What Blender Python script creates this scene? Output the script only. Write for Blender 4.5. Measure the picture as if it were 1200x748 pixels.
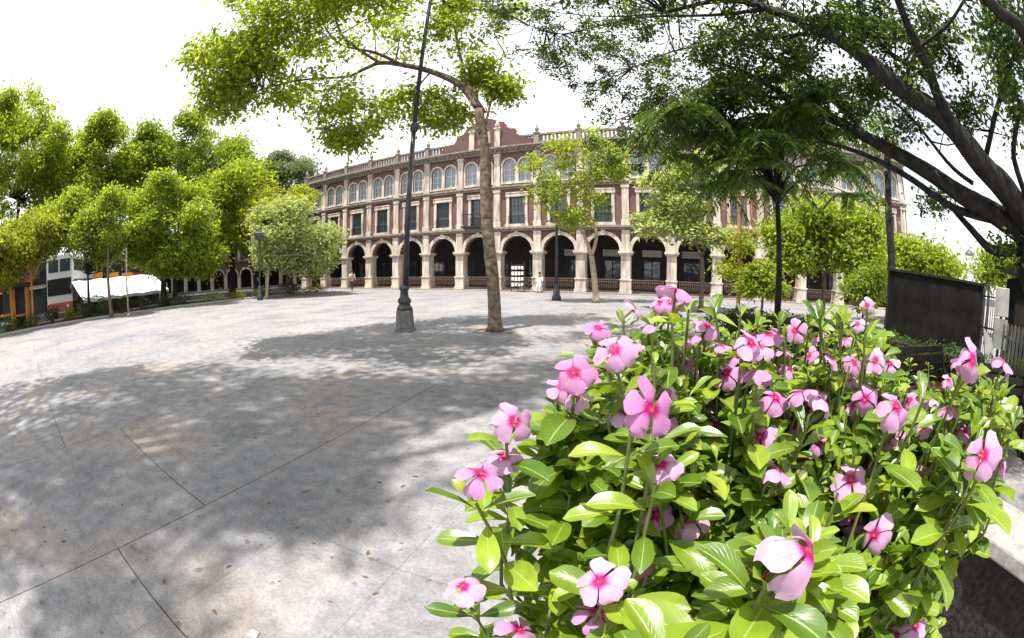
import bpy, bmesh, math, random
import numpy as np
from mathutils import Vector, Matrix

random.seed(7); RNG = np.random.default_rng(7)
R = math.radians
for o in list(bpy.data.objects): bpy.data.objects.remove(o)
SC = bpy.context.scene
COL = SC.collection

# ------------------------------------------------------------------ camera, sky, sun, exposure
H, PITCH, FPX = 1.87, 0.128, 488.0            # eye height, tilt, equisolid focal length for a 1200 px wide frame
cam = bpy.data.cameras.new('camera'); cam_o = bpy.data.objects.new('camera', cam); COL.objects.link(cam_o)
cam_o.location = (0, 0, H); cam_o.rotation_euler = (math.pi/2 - PITCH, 0, 0)
cam.type = 'PANO'
try:
    cam.panorama_type = 'FISHEYE_EQUISOLID'; cam.fisheye_lens = FPX/1200*36; cam.fisheye_fov = R(200)
except Exception:
    cam.cycles.panorama_type = 'FISHEYE_EQUISOLID'; cam.cycles.fisheye_lens = FPX/1200*36; cam.cycles.fisheye_fov = R(200)
cam.sensor_width = 36; cam.sensor_height = 36*638/1024; cam.sensor_fit = 'HORIZONTAL'
cam.clip_start = 0.02; cam.clip_end = 2000
SC.camera = cam_o

SUN_EL, SUN_AZ = R(73), R(-128)               # azimuth from +y towards +x
SUN = Vector((math.sin(SUN_AZ)*math.cos(SUN_EL), math.cos(SUN_AZ)*math.cos(SUN_EL), math.sin(SUN_EL)))
w = bpy.data.worlds.new('World'); SC.world = w; w.use_nodes = True
nt = w.node_tree; nt.nodes.clear()
N = nt.nodes.new; L = nt.links.new
out = N('ShaderNodeOutputWorld'); bg = N('ShaderNodeBackground'); sky = N('ShaderNodeTexSky')
sky.sky_type = 'NISHITA'; sky.sun_disc = False; sky.sun_elevation = SUN_EL; sky.sun_rotation = SUN_AZ
sky.dust_density = 3.0; sky.air_density = 1.0; sky.altitude = 1500
tc = N('ShaderNodeTexCoord'); mp = N('ShaderNodeMapping'); mp.inputs['Scale'].default_value = (1, 1, 2.2)
nz = N('ShaderNodeTexNoise'); nz.inputs['Scale'].default_value = 1.7; nz.inputs['Detail'].default_value = 6
rp = N('ShaderNodeValToRGB'); rp.color_ramp.elements[0].position = .26; rp.color_ramp.elements[1].position = .50
mx = N('ShaderNodeMix'); mx.data_type = 'RGBA'; mx.inputs[7].default_value = (9.5, 9.7, 10.0, 1)
rp.color_ramp.elements[0].color = (.4, .4, .4, 1); L(tc.outputs['Generated'], mp.inputs[0]); L(mp.outputs[0], nz.inputs['Vector']); L(nz.outputs[0], rp.inputs[0])
L(rp.outputs[0], mx.inputs[0]); L(sky.outputs[0], mx.inputs[6]); L(mx.outputs[2], bg.inputs[0])
bg.inputs[1].default_value = 0.088; L(bg.outputs[0], out.inputs[0])
sun = bpy.data.lights.new('sun', 'SUN'); sun.energy = 5.0; sun.angle = R(.8); sun.color = (1, .955, .88)
sun_o = bpy.data.objects.new('sun', sun); COL.objects.link(sun_o)
sun_o.rotation_euler = (-SUN).to_track_quat('-Z', 'Y').to_euler(); sun_o.location = SUN*60
SC.view_settings.view_transform = 'Standard'; SC.view_settings.look = 'None'
SC.view_settings.exposure = 0.88; SC.view_settings.gamma = 1.0
SC.render.engine = 'CYCLES'
SC.cycles.max_bounces = 6; SC.cycles.diffuse_bounces = 3; SC.cycles.glossy_bounces = 2; SC.cycles.transmission_bounces = 4
SC.cycles.use_denoising = True

# ------------------------------------------------------------------ lens helpers (photo pixel -> ray -> point at a real distance)
_c, _s = math.cos(PITCH), math.sin(PITCH)
def ray(px, py):
    X, Y = px-600, 374-py; r = math.hypot(X, Y); th = 2*math.asin(min(1, r/(2*FPX)))
    k = math.sin(th)/max(r, 1e-9); fw = math.cos(th)
    return Vector((X*k, fw*_c+Y*k*_s, Y*k*_c-fw*_s))
def rng_at(px, py, r): return Vector((0, 0, H)) + ray(px, py)*r
def at(px, py, d):                             # d = distance over the ground
    v = ray(px, py); return Vector((0, 0, H)) + v*(d/math.hypot(v.x, v.y))
def ground(px, py, z=0):
    v = ray(px, py); return Vector((0, 0, H)) + v*((z-H)/v.z)
def project(P):
    P = np.atleast_2d(np.asarray(P, float)); x, y, z = P[:, 0], P[:, 1], P[:, 2]-H
    fw = y*_c-z*_s; up = z*_c+y*_s; rr = np.hypot(x, up)+1e-9; r = 2*FPX*np.sin(np.arctan2(rr, fw)/2)
    return np.stack([600+r*x/rr, 374-r*up/rr], 1)

# ------------------------------------------------------------------ materials
def new_mat(name):
    m = bpy.data.materials.new(name); m.use_nodes = True; t = m.node_tree
    return m, t, t.nodes['Principled BSDF'], t.nodes.new, t.links.new
def mat(name, col, rough=.7, var=.25, scale=6, bump=0.0, metal=0, spec=.4, hue2=None, streak=False):
    m, t, p, N, L = new_mat(name)
    tc = N('ShaderNodeTexCoord'); n = N('ShaderNodeTexNoise'); n.inputs['Scale'].default_value = scale; n.inputs['Detail'].default_value = 8
    if streak:                                 # rain-washed stone: stains drawn out downwards, different on every block
        mp = N('ShaderNodeMapping'); mp.inputs['Scale'].default_value = (1.6, 1.6, .35); oi = N('ShaderNodeObjectInfo'); ad = N('ShaderNodeVectorMath'); sc = N('ShaderNodeVectorMath'); sc.operation = 'SCALE'; sc.inputs[0].default_value = (17, 11, 23)
        L(oi.outputs['Random'], sc.inputs['Scale']); L(tc.outputs['Object'], ad.inputs[0]); L(sc.outputs[0], ad.inputs[1]); L(ad.outputs[0], mp.inputs[0]); L(mp.outputs[0], n.inputs['Vector'])
    else: L(tc.outputs['Object'], n.inputs['Vector'])
    r = N('ShaderNodeValToRGB'); a = [c*(1-var) for c in col]; b = [min(1, c*(1+var)) for c in (hue2 or col)]
    r.color_ramp.elements[0].color = (*a, 1); r.color_ramp.elements[1].color = (*b, 1)
    r.color_ramp.elements[0].position = .3; r.color_ramp.elements[1].position = .7
    L(n.outputs[0], r.inputs[0]); L(r.outputs[0], p.inputs['Base Color'])
    p.inputs['Roughness'].default_value = rough; p.inputs['Metallic'].default_value = metal
    p.inputs['Specular IOR Level'].default_value = spec
    if bump:
        bm = N('ShaderNodeBump'); bm.inputs['Strength'].default_value = bump; bm.inputs['Distance'].default_value = .03
        L(n.outputs[0], bm.inputs['Height']); L(bm.outputs[0], p.inputs['Normal'])
    return m
def leaf_mat(name, c1, c2, c3=None, trans=.45, rough=.45, spec=.4, midrib=None):
    m, t, p, N, L = new_mat(name)
    g = N('ShaderNodeNewGeometry'); r = N('ShaderNodeValToRGB')
    r.color_ramp.elements[0].color = (*c1, 1); r.color_ramp.elements[1].color = (*c2, 1)
    if c3:
        e = r.color_ramp.elements.new(.93); e.color = (*c2, 1); r.color_ramp.elements[-1].color = (*c3, 1)
    L(g.outputs['Random Per Island'], r.inputs[0]); col = r.outputs[0]
    if midrib:
        uv = N('ShaderNodeUVMap'); sx = N('ShaderNodeSeparateXYZ'); L(uv.outputs[0], sx.inputs[0])
        a = N('ShaderNodeMath'); a.operation = 'SUBTRACT'; a.inputs[1].default_value = .5; L(sx.outputs[0], a.inputs[0])
        b = N('ShaderNodeMath'); b.operation = 'ABSOLUTE'; L(a.outputs[0], b.inputs[0])
        # side veins: a wave along the leaf, slanted away from the midrib
        v1 = N('ShaderNodeMath'); v1.operation = 'MULTIPLY'; v1.inputs[1].default_value = 1.1; L(b.outputs[0], v1.inputs[0])
        v2 = N('ShaderNodeMath'); v2.operation = 'SUBTRACT'; L(sx.outputs[1], v2.inputs[0]); L(v1.outputs[0], v2.inputs[1])
        v3 = N('ShaderNodeMath'); v3.operation = 'MULTIPLY'; v3.inputs[1].default_value = 9.0; L(v2.outputs[0], v3.inputs[0])
        v4 = N('ShaderNodeMath'); v4.operation = 'PINGPONG'; v4.inputs[1].default_value = .5; L(v3.outputs[0], v4.inputs[0])
        v5 = N('ShaderNodeMapRange'); v5.inputs[1].default_value = 0; v5.inputs[2].default_value = .1; v5.inputs[3].default_value = .10; v5.inputs[4].default_value = 0
        L(v4.outputs[0], v5.inputs[0])
        c = N('ShaderNodeMapRange'); c.inputs[1].default_value = .012; c.inputs[2].default_value = .04; c.inputs[3].default_value = .65; c.inputs[4].default_value = 0
        L(b.outputs[0], c.inputs[0])
        mxx = N('ShaderNodeMath'); mxx.operation = 'MAXIMUM'; L(c.outputs[0], mxx.inputs[0]); L(v5.outputs[0], mxx.inputs[1])
        tcn = N('ShaderNodeTexCoord'); nn = N('ShaderNodeTexNoise'); nn.inputs['Scale'].default_value = 45; L(tcn.outputs['Object'], nn.inputs['Vector'])
        mv = N('ShaderNodeMix'); mv.data_type = 'RGBA'; mv.blend_type = 'MULTIPLY'; mv.inputs[0].default_value = .5
        rr = N('ShaderNodeValToRGB'); rr.color_ramp.elements[0].color = (.55, .6, .5, 1); rr.color_ramp.elements[1].color = (1.25, 1.2, 1.1, 1)
        rr.color_ramp.elements[0].position = .3; rr.color_ramp.elements[1].position = .7
        L(nn.outputs[0], rr.inputs[0]); L(col, mv.inputs[6]); L(rr.outputs[0], mv.inputs[7])
        mm = N('ShaderNodeMix'); mm.data_type = 'RGBA'; L(mxx.outputs[0], mm.inputs[0]); L(mv.outputs[2], mm.inputs[6]); mm.inputs[7].default_value = (*midrib, 1)
        col = mm.outputs[2]
        bp = N('ShaderNodeBump'); bp.inputs['Strength'].default_value = .35; bp.inputs['Distance'].default_value = .002; bp.invert = True
        L(mxx.outputs[0], bp.inputs['Height']); L(bp.outputs[0], p.inputs['Normal'])
    L(col, p.inputs['Base Color']); p.inputs['Roughness'].default_value = rough; p.inputs['Specular IOR Level'].default_value = spec
    tr = N('ShaderNodeBsdfTranslucent'); ms = N('ShaderNodeMixShader'); ms.inputs[0].default_value = trans
    gm = N('ShaderNodeMix'); gm.data_type = 'RGBA'; gm.blend_type = 'MULTIPLY'; gm.inputs[0].default_value = 1; gm.inputs[7].default_value = (1.4, 1.4, .45, 1)
    L(col, gm.inputs[6]); L(gm.outputs[2], tr.inputs[0])
    L(p.outputs[0], ms.inputs[1]); L(tr.outputs[0], ms.inputs[2]); L(ms.outputs[0], t.nodes['Material Output'].inputs[0])
    return m
def brick_mat(name, c1, c2, mortar, bw=.26, bh=.075):
    m, t, p, N, L = new_mat(name)
    tc = N('ShaderNodeTexCoord'); sx = N('ShaderNodeSeparateXYZ'); cx = N('ShaderNodeCombineXYZ'); ad = N('ShaderNodeMath')
    L(tc.outputs['Object'], sx.inputs[0]); L(sx.outputs[0], ad.inputs[0]); L(sx.outputs[1], ad.inputs[1])
    L(ad.outputs[0], cx.inputs[0]); L(sx.outputs[2], cx.inputs[1])
    b = N('ShaderNodeTexBrick'); b.inputs['Scale'].default_value = 1; b.inputs['Brick Width'].default_value = bw; b.inputs['Row Height'].default_value = bh
    b.inputs['Mortar Size'].default_value = .008; b.inputs['Color1'].default_value = (*c1, 1); b.inputs['Color2'].default_value = (*c2, 1); b.inputs['Mortar'].default_value = (*mortar, 1)
    L(cx.outputs[0], b.inputs['Vector'])
    n = N('ShaderNodeTexNoise'); n.inputs['Scale'].default_value = .8; n.inputs['Detail'].default_value = 6; L(tc.outputs['Object'], n.inputs['Vector'])
    r = N('ShaderNodeValToRGB'); r.color_ramp.elements[0].color = (.6, .6, .62, 1); r.color_ramp.elements[1].color = (1.25, 1.2, 1.2, 1); L(n.outputs[0], r.inputs[0])
    mx = N('ShaderNodeMix'); mx.data_type = 'RGBA'; mx.blend_type = 'MULTIPLY'; mx.inputs[0].default_value = 1
    L(b.outputs[0], mx.inputs[6]); L(r.outputs[0], mx.inputs[7]); L(mx.outputs[2], p.inputs['Base Color']); p.inputs['Roughness'].default_value = .9
    return m
def glass_mat(name, col=(.05, .07, .09), rough=.06):
    m, t, p, N, L = new_mat(name)
    p.inputs['Base Color'].default_value = (*col, 1); p.inputs['Roughness'].default_value = rough; p.inputs['Specular IOR Level'].default_value = .9
    tc = N('ShaderNodeTexCoord'); n = N('ShaderNodeTexNoise'); n.inputs['Scale'].default_value = 1.1; L(tc.outputs['Object'], n.inputs['Vector'])
    b = N('ShaderNodeBump'); b.inputs['Strength'].default_value = .25; b.inputs['Distance'].default_value = .1; L(n.outputs[0], b.inputs['Height']); L(b.outputs[0], p.inputs['Normal'])
    return m
def pave_mat():
    m, t, p, N, L = new_mat('plaza paving')
    tc = N('ShaderNodeTexCoord'); mp = N('ShaderNodeMapping'); mp.vector_type = 'POINT'
    mp.inputs['Rotation'].default_value = (0, 0, -math.atan2(.948, .318)); 
    mp.inputs['Location'].default_value = (-.26, -3.164, 0)
    L(tc.outputs['Object'], mp.inputs[0])
    def noise(sc, det=8, rough=.6, src=None):
        n = N('ShaderNodeTexNoise'); n.inputs['Scale'].default_value = sc; n.inputs['Detail'].default_value = det; n.inputs['Roughness'].default_value = rough
        L(src or tc.outputs['Object'], n.inputs['Vector']); return n.outputs[0]
    def ramp(f, p0, c0, p1, c1):
        r = N('ShaderNodeValToRGB'); e = r.color_ramp.elements; e[0].position = p0; e[1].position = p1; e[0].color = (*c0, 1); e[1].color = (*c1, 1); L(f, r.inputs[0]); return r.outputs[0]
    def mul(a, b, f=1.0):
        x = N('ShaderNodeMix'); x.data_type = 'RGBA'; x.blend_type = 'MULTIPLY'; x.inputs[0].default_value = f; L(a, x.inputs[6]); L(b, x.inputs[7]); return x.outputs[2]
    base = ramp(noise(.55, 10, .62), .32, (.18, .179, .188), .68, (.335, .333, .340))
    fine = ramp(noise(38, 6, .7), .32, (.70, .70, .71), .68, (1.18, 1.17, 1.15))
    mid = ramp(noise(5.5, 8, .65), .36, (.72, .72, .745), .66, (1.12, 1.11, 1.09))
    stain = ramp(noise(.55, 5, .55), .50, (1, 1, 1.01), .66, (.98, .86, .76))
    # slabs: large concrete panels with dark joints, smaller faint cuts inside each
    def brick(wd, ht, mort, off=.5):
        b = N('ShaderNodeTexBrick'); b.inputs['Scale'].default_value = 1; b.inputs['Brick Width'].default_value = wd; b.inputs['Row Height'].default_value = ht
        b.inputs['Mortar Size'].default_value = mort; b.inputs['Mortar Smooth'].default_value = .1; b.offset = off
        b.inputs['Color1'].default_value = (.93, .93, .94, 1); b.inputs['Color2'].default_value = (1.06, 1.05, 1.04, 1); b.inputs['Mortar'].default_value = (1, 1, 1, 1)
        wv = N('ShaderNodeVectorMath'); wv.operation = 'ADD'; nn = N('ShaderNodeTexNoise'); nn.inputs['Scale'].default_value = 3; L(mp.outputs[0], nn.inputs['Vector'])
        sc = N('ShaderNodeVectorMath'); sc.operation = 'SCALE'; sc.inputs['Scale'].default_value = .012; L(nn.outputs[1], sc.inputs[0]); L(mp.outputs[0], wv.inputs[0]); L(sc.outputs[0], wv.inputs[1])
        L(wv.outputs[0], b.inputs['Vector']); return b
    b1 = brick(5.6, 2.75, .007, .816); b2 = brick(1.4, 0.9166, .007, .0)
    j1 = ramp(b1.outputs['Fac'], .0, (1, 1, 1), 1, (.30, .29, .29))
    j2 = ramp(b2.outputs['Fac'], .0, (1, 1, 1), 1, (.62, .62, .63))
    c = mul(mul(mul(mul(base, fine), mid), stain), j1)
    c = mul(c, j2, .5); c = mul(c, b2.outputs['Color'], .9); c = mul(c, b1.outputs['Color'], .8)
    specks = ramp(noise(7, 2, .4), .68, (1, 1, 1), .73, (.45, .43, .42)); c = mul(c, specks, .7); streak = ramp(noise(1.6, 6, .7), .58, (1, 1, 1), .63, (.80, .79, .80)); c = mul(c, streak, .8)
    L(c, p.inputs['Base Color']); p.inputs['Roughness'].default_value = .78; p.inputs['Specular IOR Level'].default_value = .35
    bp = N('ShaderNodeBump'); bp.inputs['Strength'].default_value = .3; bp.inputs['Distance'].default_value = .01; L(noise(30, 8, .7), bp.inputs['Height']); L(bp.outputs[0], p.inputs['Normal'])
    return m
def petal_mat():
    m, t, p, N, L = new_mat('periwinkle petal')
    uv = N('ShaderNodeUVMap'); sx = N('ShaderNodeSeparateXYZ'); L(uv.outputs[0], sx.inputs[0])
    oi = N('ShaderNodeObjectInfo')
    r = N('ShaderNodeValToRGB'); e = r.color_ramp.elements
    e[0].position = .0; e[0].color = (.42, .006, .10, 1); e[1].position = 1; e[1].color = (.54, .335, .52, 1)
    a = e.new(.12); a.color = (.42, .010, .15, 1); a = e.new(.22); a.color = (.50, .11, .34, 1); a = e.new(.34); a.color = (.57, .29, .50, 1)
    L(sx.outputs[1], r.inputs[0])
    # fine radial streaks and one flower paler than the next
    nz = N('ShaderNodeTexNoise'); nz.inputs['Scale'].default_value = 1; mp = N('ShaderNodeMapping'); mp.inputs['Scale'].default_value = (14, 1.2, 1); L(uv.outputs[0], mp.inputs[0]); L(mp.outputs[0], nz.inputs['Vector'])
    r2 = N('ShaderNodeValToRGB'); r2.color_ramp.elements[0].color = (.86, .72, .84, 1); r2.color_ramp.elements[1].color = (1.1, 1.15, 1.1, 1); r2.color_ramp.elements[0].position = .3; r2.color_ramp.elements[1].position = .7
    L(nz.outputs[0], r2.inputs[0])
    r3 = N('ShaderNodeValToRGB'); r3.color_ramp.elements[0].color = (.90, .66, .84, 1); r3.color_ramp.elements[1].color = (1.04, 1.22, 1.06, 1); L(oi.outputs['Random'], r3.inputs[0])
    x = N('ShaderNodeMix'); x.data_type = 'RGBA'; x.blend_type = 'MULTIPLY'; x.inputs[0].default_value = .7; L(r.outputs[0], x.inputs[6]); L(r2.outputs[0], x.inputs[7])
    y = N('ShaderNodeMix'); y.data_type = 'RGBA'; y.blend_type = 'MULTIPLY'; y.inputs[0].default_value = .9; L(x.outputs[2], y.inputs[6]); L(r3.outputs[0], y.inputs[7])
    L(y.outputs[2], p.inputs['Base Color']); p.inputs['Roughness'].default_value = .6; p.inputs['Specular IOR Level'].default_value = .2
    tr = N('ShaderNodeBsdfTranslucent'); L(y.outputs[2], tr.inputs[0]); ms = N('ShaderNodeMixShader'); ms.inputs[0].default_value = .3
    L(p.outputs[0], ms.inputs[1]); L(tr.outputs[0], ms.inputs[2]); L(ms.outputs[0], t.nodes['Material Output'].inputs[0])
    return m

M = dict(
    pave=pave_mat(),
    asphalt=mat('asphalt', (.055, .055, .058), .9, .3, 20, .2),
    kerb=mat('kerb stone', (.36, .35, .33), .85, .2, 9, .2),
    brick=brick_mat('dark red brick', (.135, .052, .047), (.185, .078, .068), (.22, .17, .15)),
    gablebrick=brick_mat('weathered gable brick', (.10, .045, .042), (.14, .06, .055), (.2, .15, .14)),
    stone=mat('pale carved stone', (.45, .385, .33), .85, .30, 2.2, .4, hue2=(.57, .49, .42), streak=True),
    stone2=mat('weathered string course stone', (.25, .205, .18), .9, .4, 3, .5, streak=True),
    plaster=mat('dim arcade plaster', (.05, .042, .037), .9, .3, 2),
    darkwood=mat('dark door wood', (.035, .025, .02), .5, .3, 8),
    signwhite=mat('pale lettering board', (.55, .53, .48), .6, .15, 5),
    frame=mat('dark window frame', (.11, .12, .135), .5, .3, 5),
    framew=mat('pale window frame', (.62, .60, .56), .6, .1, 5),
    glass=glass_mat('window glass'), glass2=glass_mat('hazy window glass', (.22, .27, .33), .12),
    iron=mat('black painted iron', (.022, .022, .024), .38, .4, 12, .05, spec=.5),
    lampiron=mat('grey black lamp iron', (.04, .042, .045), .5, .3, 9, .03, spec=.5),
    lampstone=mat('dark plinth stone', (.16, .15, .145), .8, .3, 8, .3),
    railmetal=mat('brown iron railing', (.16, .10, .075), .6, .35, 5),
    bark=mat('grey brown bark', (.10, .072, .052), .9, .5, 7, 1.0, hue2=(.18, .135, .10)),
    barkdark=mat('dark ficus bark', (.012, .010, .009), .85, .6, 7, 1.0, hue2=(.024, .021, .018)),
    barkgrey=mat('grey bark', (.13, .105, .085), .9, .4, 9, .8),
    barkpale=mat('pale bark', (.36, .29, .21), .9, .3, 9, .6),
    barkorange=mat('orange brown bark', (.38, .20, .075), .85, .3, 7, .5),
    blackstone=mat('black polished stone', (.006, .0055, .005), .55, .6, 3, .15, spec=.25, hue2=(.011, .010, .009)),
    darkstone=mat('dark rough planter stone', (.011, .010, .009), .85, .6, 30, .6, hue2=(.020, .018, .017)),
    coping=mat('pale coping stone', (.27, .26, .245), .85, .25, 14, .35),
    soil=mat('planter soil', (.03, .022, .016), 1, .5, 20, .5),
    boardgrey=mat('dusty white board', (.46, .46, .45), .7, .2, 4),
    palegrey=mat('weathered grey paint', (.30, .30, .29), .7, .3, 6),
    white=mat('white paint', (.76, .76, .75), .5, .05, 4),
    whitecloth=mat('white canvas', (.80, .80, .79), .8, .06, 1.5),
    orange=mat('orange tarpaulin', (.62, .24, .015), .6, .2, 2),
    orangepaint=mat('orange paint', (.60, .23, .04), .5, .2, 3),
    redpaint=mat('brick red paint', (.42, .09, .05), .4, .2, 3),
    tyre=mat('tyre rubber', (.02, .02, .02), .9, .2, 9),
    chrome=mat('headlamp glass', (.7, .7, .7), .2, .05, 3),
    skin=mat('skin', (.36, .2, .13), .6, .08, 5), hair=mat('dark hair', (.015, .011, .009), .6, .3, 20),
    shirt=mat('white shirt', (.72, .72, .72), .8, .08, 8), trousers=mat('dark trousers', (.04, .045, .06), .8, .2, 8),
    binmetal=mat('blue grey metal', (.07, .08, .09), .5, .2, 6),
    stem=mat('periwinkle stem', (.10, .15, .03), .6, .3, 30, hue2=(.14, .15, .05)),
    petal=petal_mat(), eye=mat('flower throat', (.38, .03, .07), .6, .1, 30),
    benchwood=mat('dark bench slats', (.03, .024, .02), .55, .4, 8),
    redwood=mat('red brown bench slats', (.16, .06, .04), .55, .3, 8),
)
LM = dict(
    flower=leaf_mat('periwinkle leaf', (.062, .135, .012), (.25, .35, .026), (.34, .37, .05), trans=.34, rough=.27, spec=.7, midrib=(.40, .50, .16)),
    bright=leaf_mat('bright lime leaf', (.14, .205, .024), (.33, .385, .045), (.46, .48, .11), trans=.60),
    lime=leaf_mat('fresh lime leaf', (.15, .225, .030), (.34, .405, .055), (.48, .50, .14), trans=.60),
    yellow=leaf_mat('yellowing leaf', (.16, .205, .025), (.33, .37, .040), (.43, .40, .06), trans=.58),
    mid=leaf_mat('mid green leaf', (.11, .17, .024), (.26, .33, .040), (.38, .42, .08), trans=.54),
    deep=leaf_mat('deep green leaf', (.045, .10, .016), (.14, .22, .030), (.32, .38, .08), trans=.4, rough=.36),
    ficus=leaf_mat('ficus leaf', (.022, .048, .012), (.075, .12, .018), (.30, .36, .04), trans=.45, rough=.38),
    grey=leaf_mat('grey green leaf', (.13, .17, .10), (.20, .24, .15), trans=.35),
    pale=leaf_mat('pale cream green leaf', (.22, .28, .10), (.48, .53, .26), (.62, .64, .40), trans=.45),
    hedge=leaf_mat('hedge leaf', (.035, .07, .015), (.09, .14, .02), trans=.35),
    hedgey=leaf_mat('yellow hedge leaf', (.16, .20, .012), (.28, .29, .02), trans=.45),
    dark=leaf_mat('dark shrub leaf', (.018, .034, .014), (.045, .07, .025), trans=.25),
)

# ------------------------------------------------------------------ mesh helpers
class MB:
    def __init__(s): s.v = []; s.f = []; s.smooth = []
    def quad(s, *p, smooth=False):
        i = len(s.v); s.v += [tuple(q) for q in p]; s.f.append(tuple(range(i, i+len(p)))); s.smooth.append(smooth); return s
    def box(s, x0, x1, y0, y1, z0, z1):
        i = len(s.v); s.v += [(x, y, z) for z in (z0, z1) for (x, y) in ((x0, y0), (x1, y0), (x1, y1), (x0, y1))]
        for f in ((3, 2, 1, 0), (4, 5, 6, 7), (0, 1, 5, 4), (1, 2, 6, 5), (2, 3, 7, 6), (3, 0, 4, 7)):
            s.f.append(tuple(i+k for k in f)); s.smooth.append(False)
        return s
    def tube(s, pts, rad, n=8, cap=True, wob=0):
        pts = [Vector(p) for p in pts]; m = len(pts)
        if not hasattr(rad, '__len__'): rad = [rad]*m
        i0 = len(s.v); ref = None
        for k, p in enumerate(pts):
            d = (pts[min(k+1, m-1)]-pts[max(k-1, 0)]).normalized()
            if ref is None: ref = d.cross(Vector((0.31, .95, .1))).normalized()
            ref = (ref - d*ref.dot(d)).normalized(); b = d.cross(ref)
            for j in range(n):
                a = 2*math.pi*j/n; rr = rad[k]*(1+(random.uniform(-wob, wob) if wob else 0))
                s.v.append(tuple(p + (ref*math.cos(a)+b*math.sin(a))*rr))
        for k in range(m-1):
            for j in range(n):
                a = i0+k*n+j; b = i0+k*n+(j+1) % n
                s.f.append((a, b, b+n, a+n)); s.smooth.append(True)
        if cap:
            s.f.append(tuple(i0+j for j in range(n))[::-1]); s.smooth.append(False)
            s.f.append(tuple(i0+(m-1)*n+j for j in range(n))); s.smooth.append(False)
        return s
    def lathe(s, prof, c=(0, 0, 0), n=16, smooth=True):
        i0 = len(s.v)
        for r, z in prof:
            for j in range(n):
                a = 2*math.pi*(j+.5)/n; s.v.append((c[0]+r*math.cos(a), c[1]+r*math.sin(a), c[2]+z))
        for k in range(len(prof)-1):
            for j in range(n):
                a = i0+k*n+j; b = i0+k*n+(j+1) % n; s.f.append((a, b, b+n, a+n)); s.smooth.append(smooth)
        s.f.append(tuple(i0+j for j in range(n))[::-1]); s.smooth.append(False)
        s.f.append(tuple(i0+(len(prof)-1)*n+j for j in range(n))); s.smooth.append(False)
        return s
    def prism(s, poly, y0, y1):                # poly in (x, z), extruded along y
        n = len(poly); i = len(s.v)
        s.v += [(x, y0, z) for x, z in poly] + [(x, y1, z) for x, z in poly]
        s.f.append(tuple(range(i, i+n))); s.smooth.append(False)
        s.f.append(tuple(range(i+2*n-1, i+n-1, -1))); s.smooth.append(False)
        for k in range(n):
            a, b = i+k, i+(k+1) % n; s.f.append((b, a, a+n, b+n)); s.smooth.append(False)
        return s
    def slab(s, poly, z0, z1):                 # poly in (x, y), extruded upwards
        n = len(poly); i = len(s.v)
        s.v += [(x, y, z0) for x, y in poly] + [(x, y, z1) for x, y in poly]
        s.f.append(tuple(range(i+n-1, i-1, -1))); s.smooth.append(False)
        s.f.append(tuple(range(i+n, i+2*n))); s.smooth.append(False)
        for k in range(n):
            a, b = i+k, i+(k+1) % n; s.f.append((a, b, b+n, a+n)); s.smooth.append(False)
        return s
    def build(s, name, m, parent=None, loc=None, bevel=0):
        me = bpy.data.meshes.new(name); me.from_pydata(s.v, [], s.f); me.materials.append(m)
        me.polygons.foreach_set('use_smooth', s.smooth); me.update()
        return link(name, me, parent, loc, bevel)
def link(name, me, parent=None, loc=None, bevel=0):
    o = bpy.data.objects.new(name, me); COL.objects.link(o)
    if parent: o.parent = parent
    if loc is not None: o.location = loc
    if bevel:
        b = o.modifiers.new('bevel', 'BEVEL'); b.width = bevel; b.segments = 2; b.limit_method = 'ANGLE'
    return o
def copy_of(src, parent=None, loc=None, rz=None):
    o = src.copy(); COL.objects.link(o)
    if parent: o.parent = parent
    if loc is not None: o.location = loc
    if rz is not None: o.rotation_euler.z = rz
    return o
def tag(o, label=None, cat=None, group=None, kind=None):
    if label: o['label'] = label
    if cat: o['category'] = cat
    if group: o['group'] = group
    if kind: o['kind'] = kind
    return o
def thing(name, label, cat, loc=(0, 0, 0), rz=0, group=None):
    o = bpy.data.objects.new(name, None); COL.objects.link(o); o.location = loc; o.rotation_euler = (0, 0, rz); o.empty_display_size = .2
    return tag(o, label, cat, group)
def fast_mesh(name, V, F, m, uv=None, smooth=False):
    """V (n,3) array, F (k,4) or (k,3) array of one polygon size"""
    me = bpy.data.meshes.new(name); k = F.shape[1]
    me.vertices.add(len(V)); me.vertices.foreach_set('co', np.ascontiguousarray(V, dtype=np.float32).ravel())
    me.loops.add(F.size); me.loops.foreach_set('vertex_index', np.ascontiguousarray(F, dtype=np.int32).ravel())
    me.polygons.add(len(F)); me.polygons.foreach_set('loop_start', np.arange(0, F.size, k, dtype=np.int32))
    me.polygons.foreach_set('use_smooth', np.full(len(F), smooth))
    if uv is not None:
        l = me.uv_layers.new(name='UVMap'); l.data.foreach_set('uv', np.ascontiguousarray(uv[F.ravel()], dtype=np.float32).ravel())
    me.materials.append(m); me.update(calc_edges=True); me.validate()
    return me
def unit(a): return a/(np.linalg.norm(a, axis=-1, keepdims=True)+1e-9)
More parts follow.
